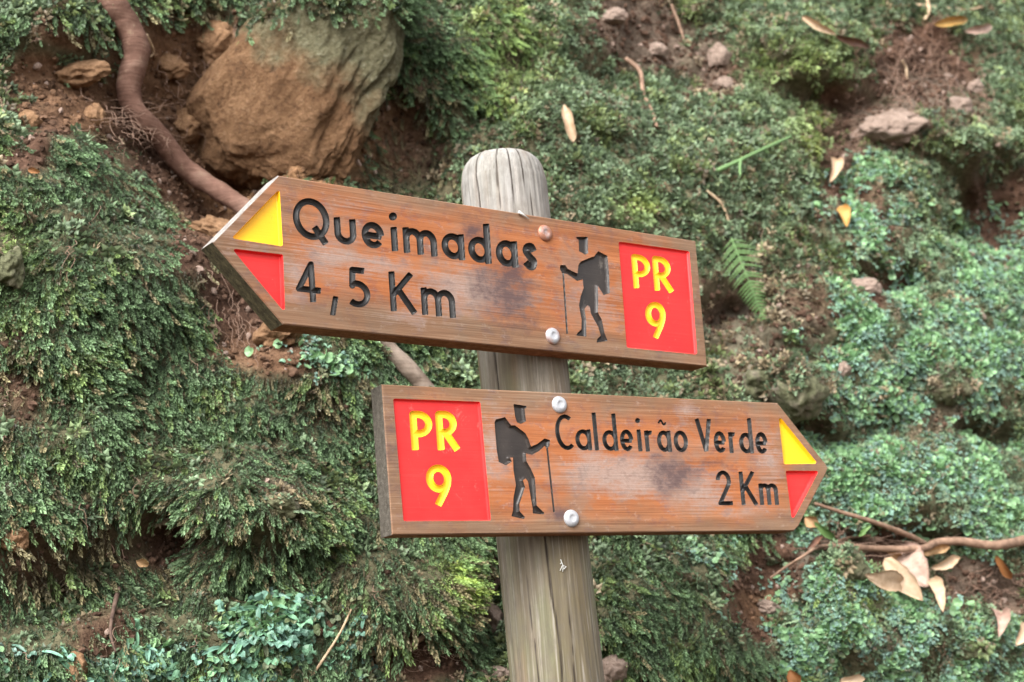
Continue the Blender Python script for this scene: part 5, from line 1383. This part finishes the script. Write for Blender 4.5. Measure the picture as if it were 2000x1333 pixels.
# soil crumbs in the bare patches
m = NT('soil_crumb')
t = m.node('ShaderNodeAttribute', attribute_name='tint', attribute_type='INSTANCER')
a = m.noise(m.coord('Object', (3, 3, 3)), 1.0, 4)
m.base(m.mix(1.0, t.outputs['Color'], m.ramp(a, [(0.3, 0.6), (0.7, 1.3)]), 'MULTIPLY'), 0.95, 0.1); CRM = m.m
P, Nn, i, j = sample(view * np.clip(np.clip(cS, 0, 1) ** 1.5 + 0.45 * (1 - thin) * (1 - cL), 0, 1) * np.clip(0.3 + facing, 0, 1), 24000)
n = len(P); oc = (cOc[i, j] * (0.3 + 0.6 * rng.random(n))).clip(0, 1)[:, None]
tn = (np.array([0.072, 0.043, 0.030]) * (1 - oc) + np.array([0.23, 0.13, 0.07]) * oc) * rng.uniform(0.6, 1.7, (n, 1))
pk = rng.random(n) < 0.06; tn[pk] = np.array([0.30, 0.22, 0.18]) * rng.uniform(0.7, 1.2, (pk.sum(), 1))
sz = 0.0018 + 0.0115 * rng.random(n) ** 6
scatter('soil_crumbs', 'loose crumbs of brown soil and grit in the bare patches of the bank', [templ_crumb(k) for k in range(5)], P + Nn * (sz * 0.15)[:, None], rng.uniform(-3, 3, (n, 3)), sz[:, None] * rng.uniform(0.7, 1.3, (n, 3)), tn, CRM)

# fine rootlets hanging in the hollow and the rooty soil
m = NT('rootlet'); m.base((0.24, 0.155, 0.115), 0.8, 0.2); RTL = m.m
parts = []
def rootlet(px, py, dx, dy, r, lift, wob=10):
    k = 7; pts = [(px + dx * q / (k - 1) + random.uniform(-wob, wob) * (0 < q), py + dy * q / (k - 1) + random.uniform(-wob, wob) * .6 * (0 < q)) for q in range(k)]
    d0 = np.linalg.norm(at(px, py) - CAM); Q = []
    for q, p in enumerate(pts):
        v_ = rays(p); v_ = v_ / np.linalg.norm(v_); d1 = np.linalg.norm(at(*p) - CAM)
        Q.append(CAM + v_ * (min(d1, d0 + 0.05) - lift * (0.3 + math.sin(math.pi * q / (k - 1)))))
    parts.append(tube(spline(np.array(Q), 14), np.linspace(r, r * 0.45, 14), 4, 0.0, False))
for _ in range(34): rootlet(random.gauss(470, 14), random.uniform(40, 110), random.gauss(-8, 14), random.uniform(30, 110), 0.0007, 0.03)
for _ in range(26): rootlet(random.gauss(225, 22), random.uniform(195, 250), random.gauss(40, 45), random.gauss(20, 30), 0.0007, 0.07)
for _ in range(22): rootlet(random.uniform(270, 440), random.uniform(90, 300), random.gauss(10, 30), random.uniform(30, 90), 0.0006, 0.03)
for _ in range(14): rootlet(random.gauss(285, 30), random.uniform(235, 270), random.gauss(10, 30), random.uniform(10, 70), 0.0006, 0.12)
for _ in range(75): rootlet(random.gauss(1800, 60), random.uniform(40, 190), random.gauss(0, 45), random.gauss(30, 40), 0.0009, 0.02)
for _ in range(30): rootlet(random.gauss(1690, 40), random.uniform(190, 300), random.gauss(0, 30), random.gauss(20, 30), 0.0009, 0.02)
for _ in range(28): rootlet(random.gauss(840, 70), random.gauss(1285, 25), random.gauss(0, 30), random.gauss(10, 25), 0.0006, 0.015)
for _ in range(26): rootlet(random.gauss(450, 50), random.uniform(520, 640), random.gauss(10, 14), random.uniform(30, 90), 0.0007, 0.02)
for _ in range(30): rootlet(random.gauss(1930, 60), random.gauss(1150, 30), random.gauss(0, 45), random.gauss(10, 25), 0.0009, 0.015)
for _ in range(24): rootlet(random.gauss(1670, 60), random.gauss(1060, 20), random.gauss(0, 60), random.gauss(0, 18), 0.001, 0.03)
for _ in range(120): rootlet(random.uniform(0, 2000), random.uniform(0, 1333), random.gauss(0, 20), random.uniform(20, 70), 0.0006, 0.02)
V, F = merge(parts)
obj('rootlets', V, F, RTL, kind='stuff', label='fine pale rootlets hanging in the soil hollows')
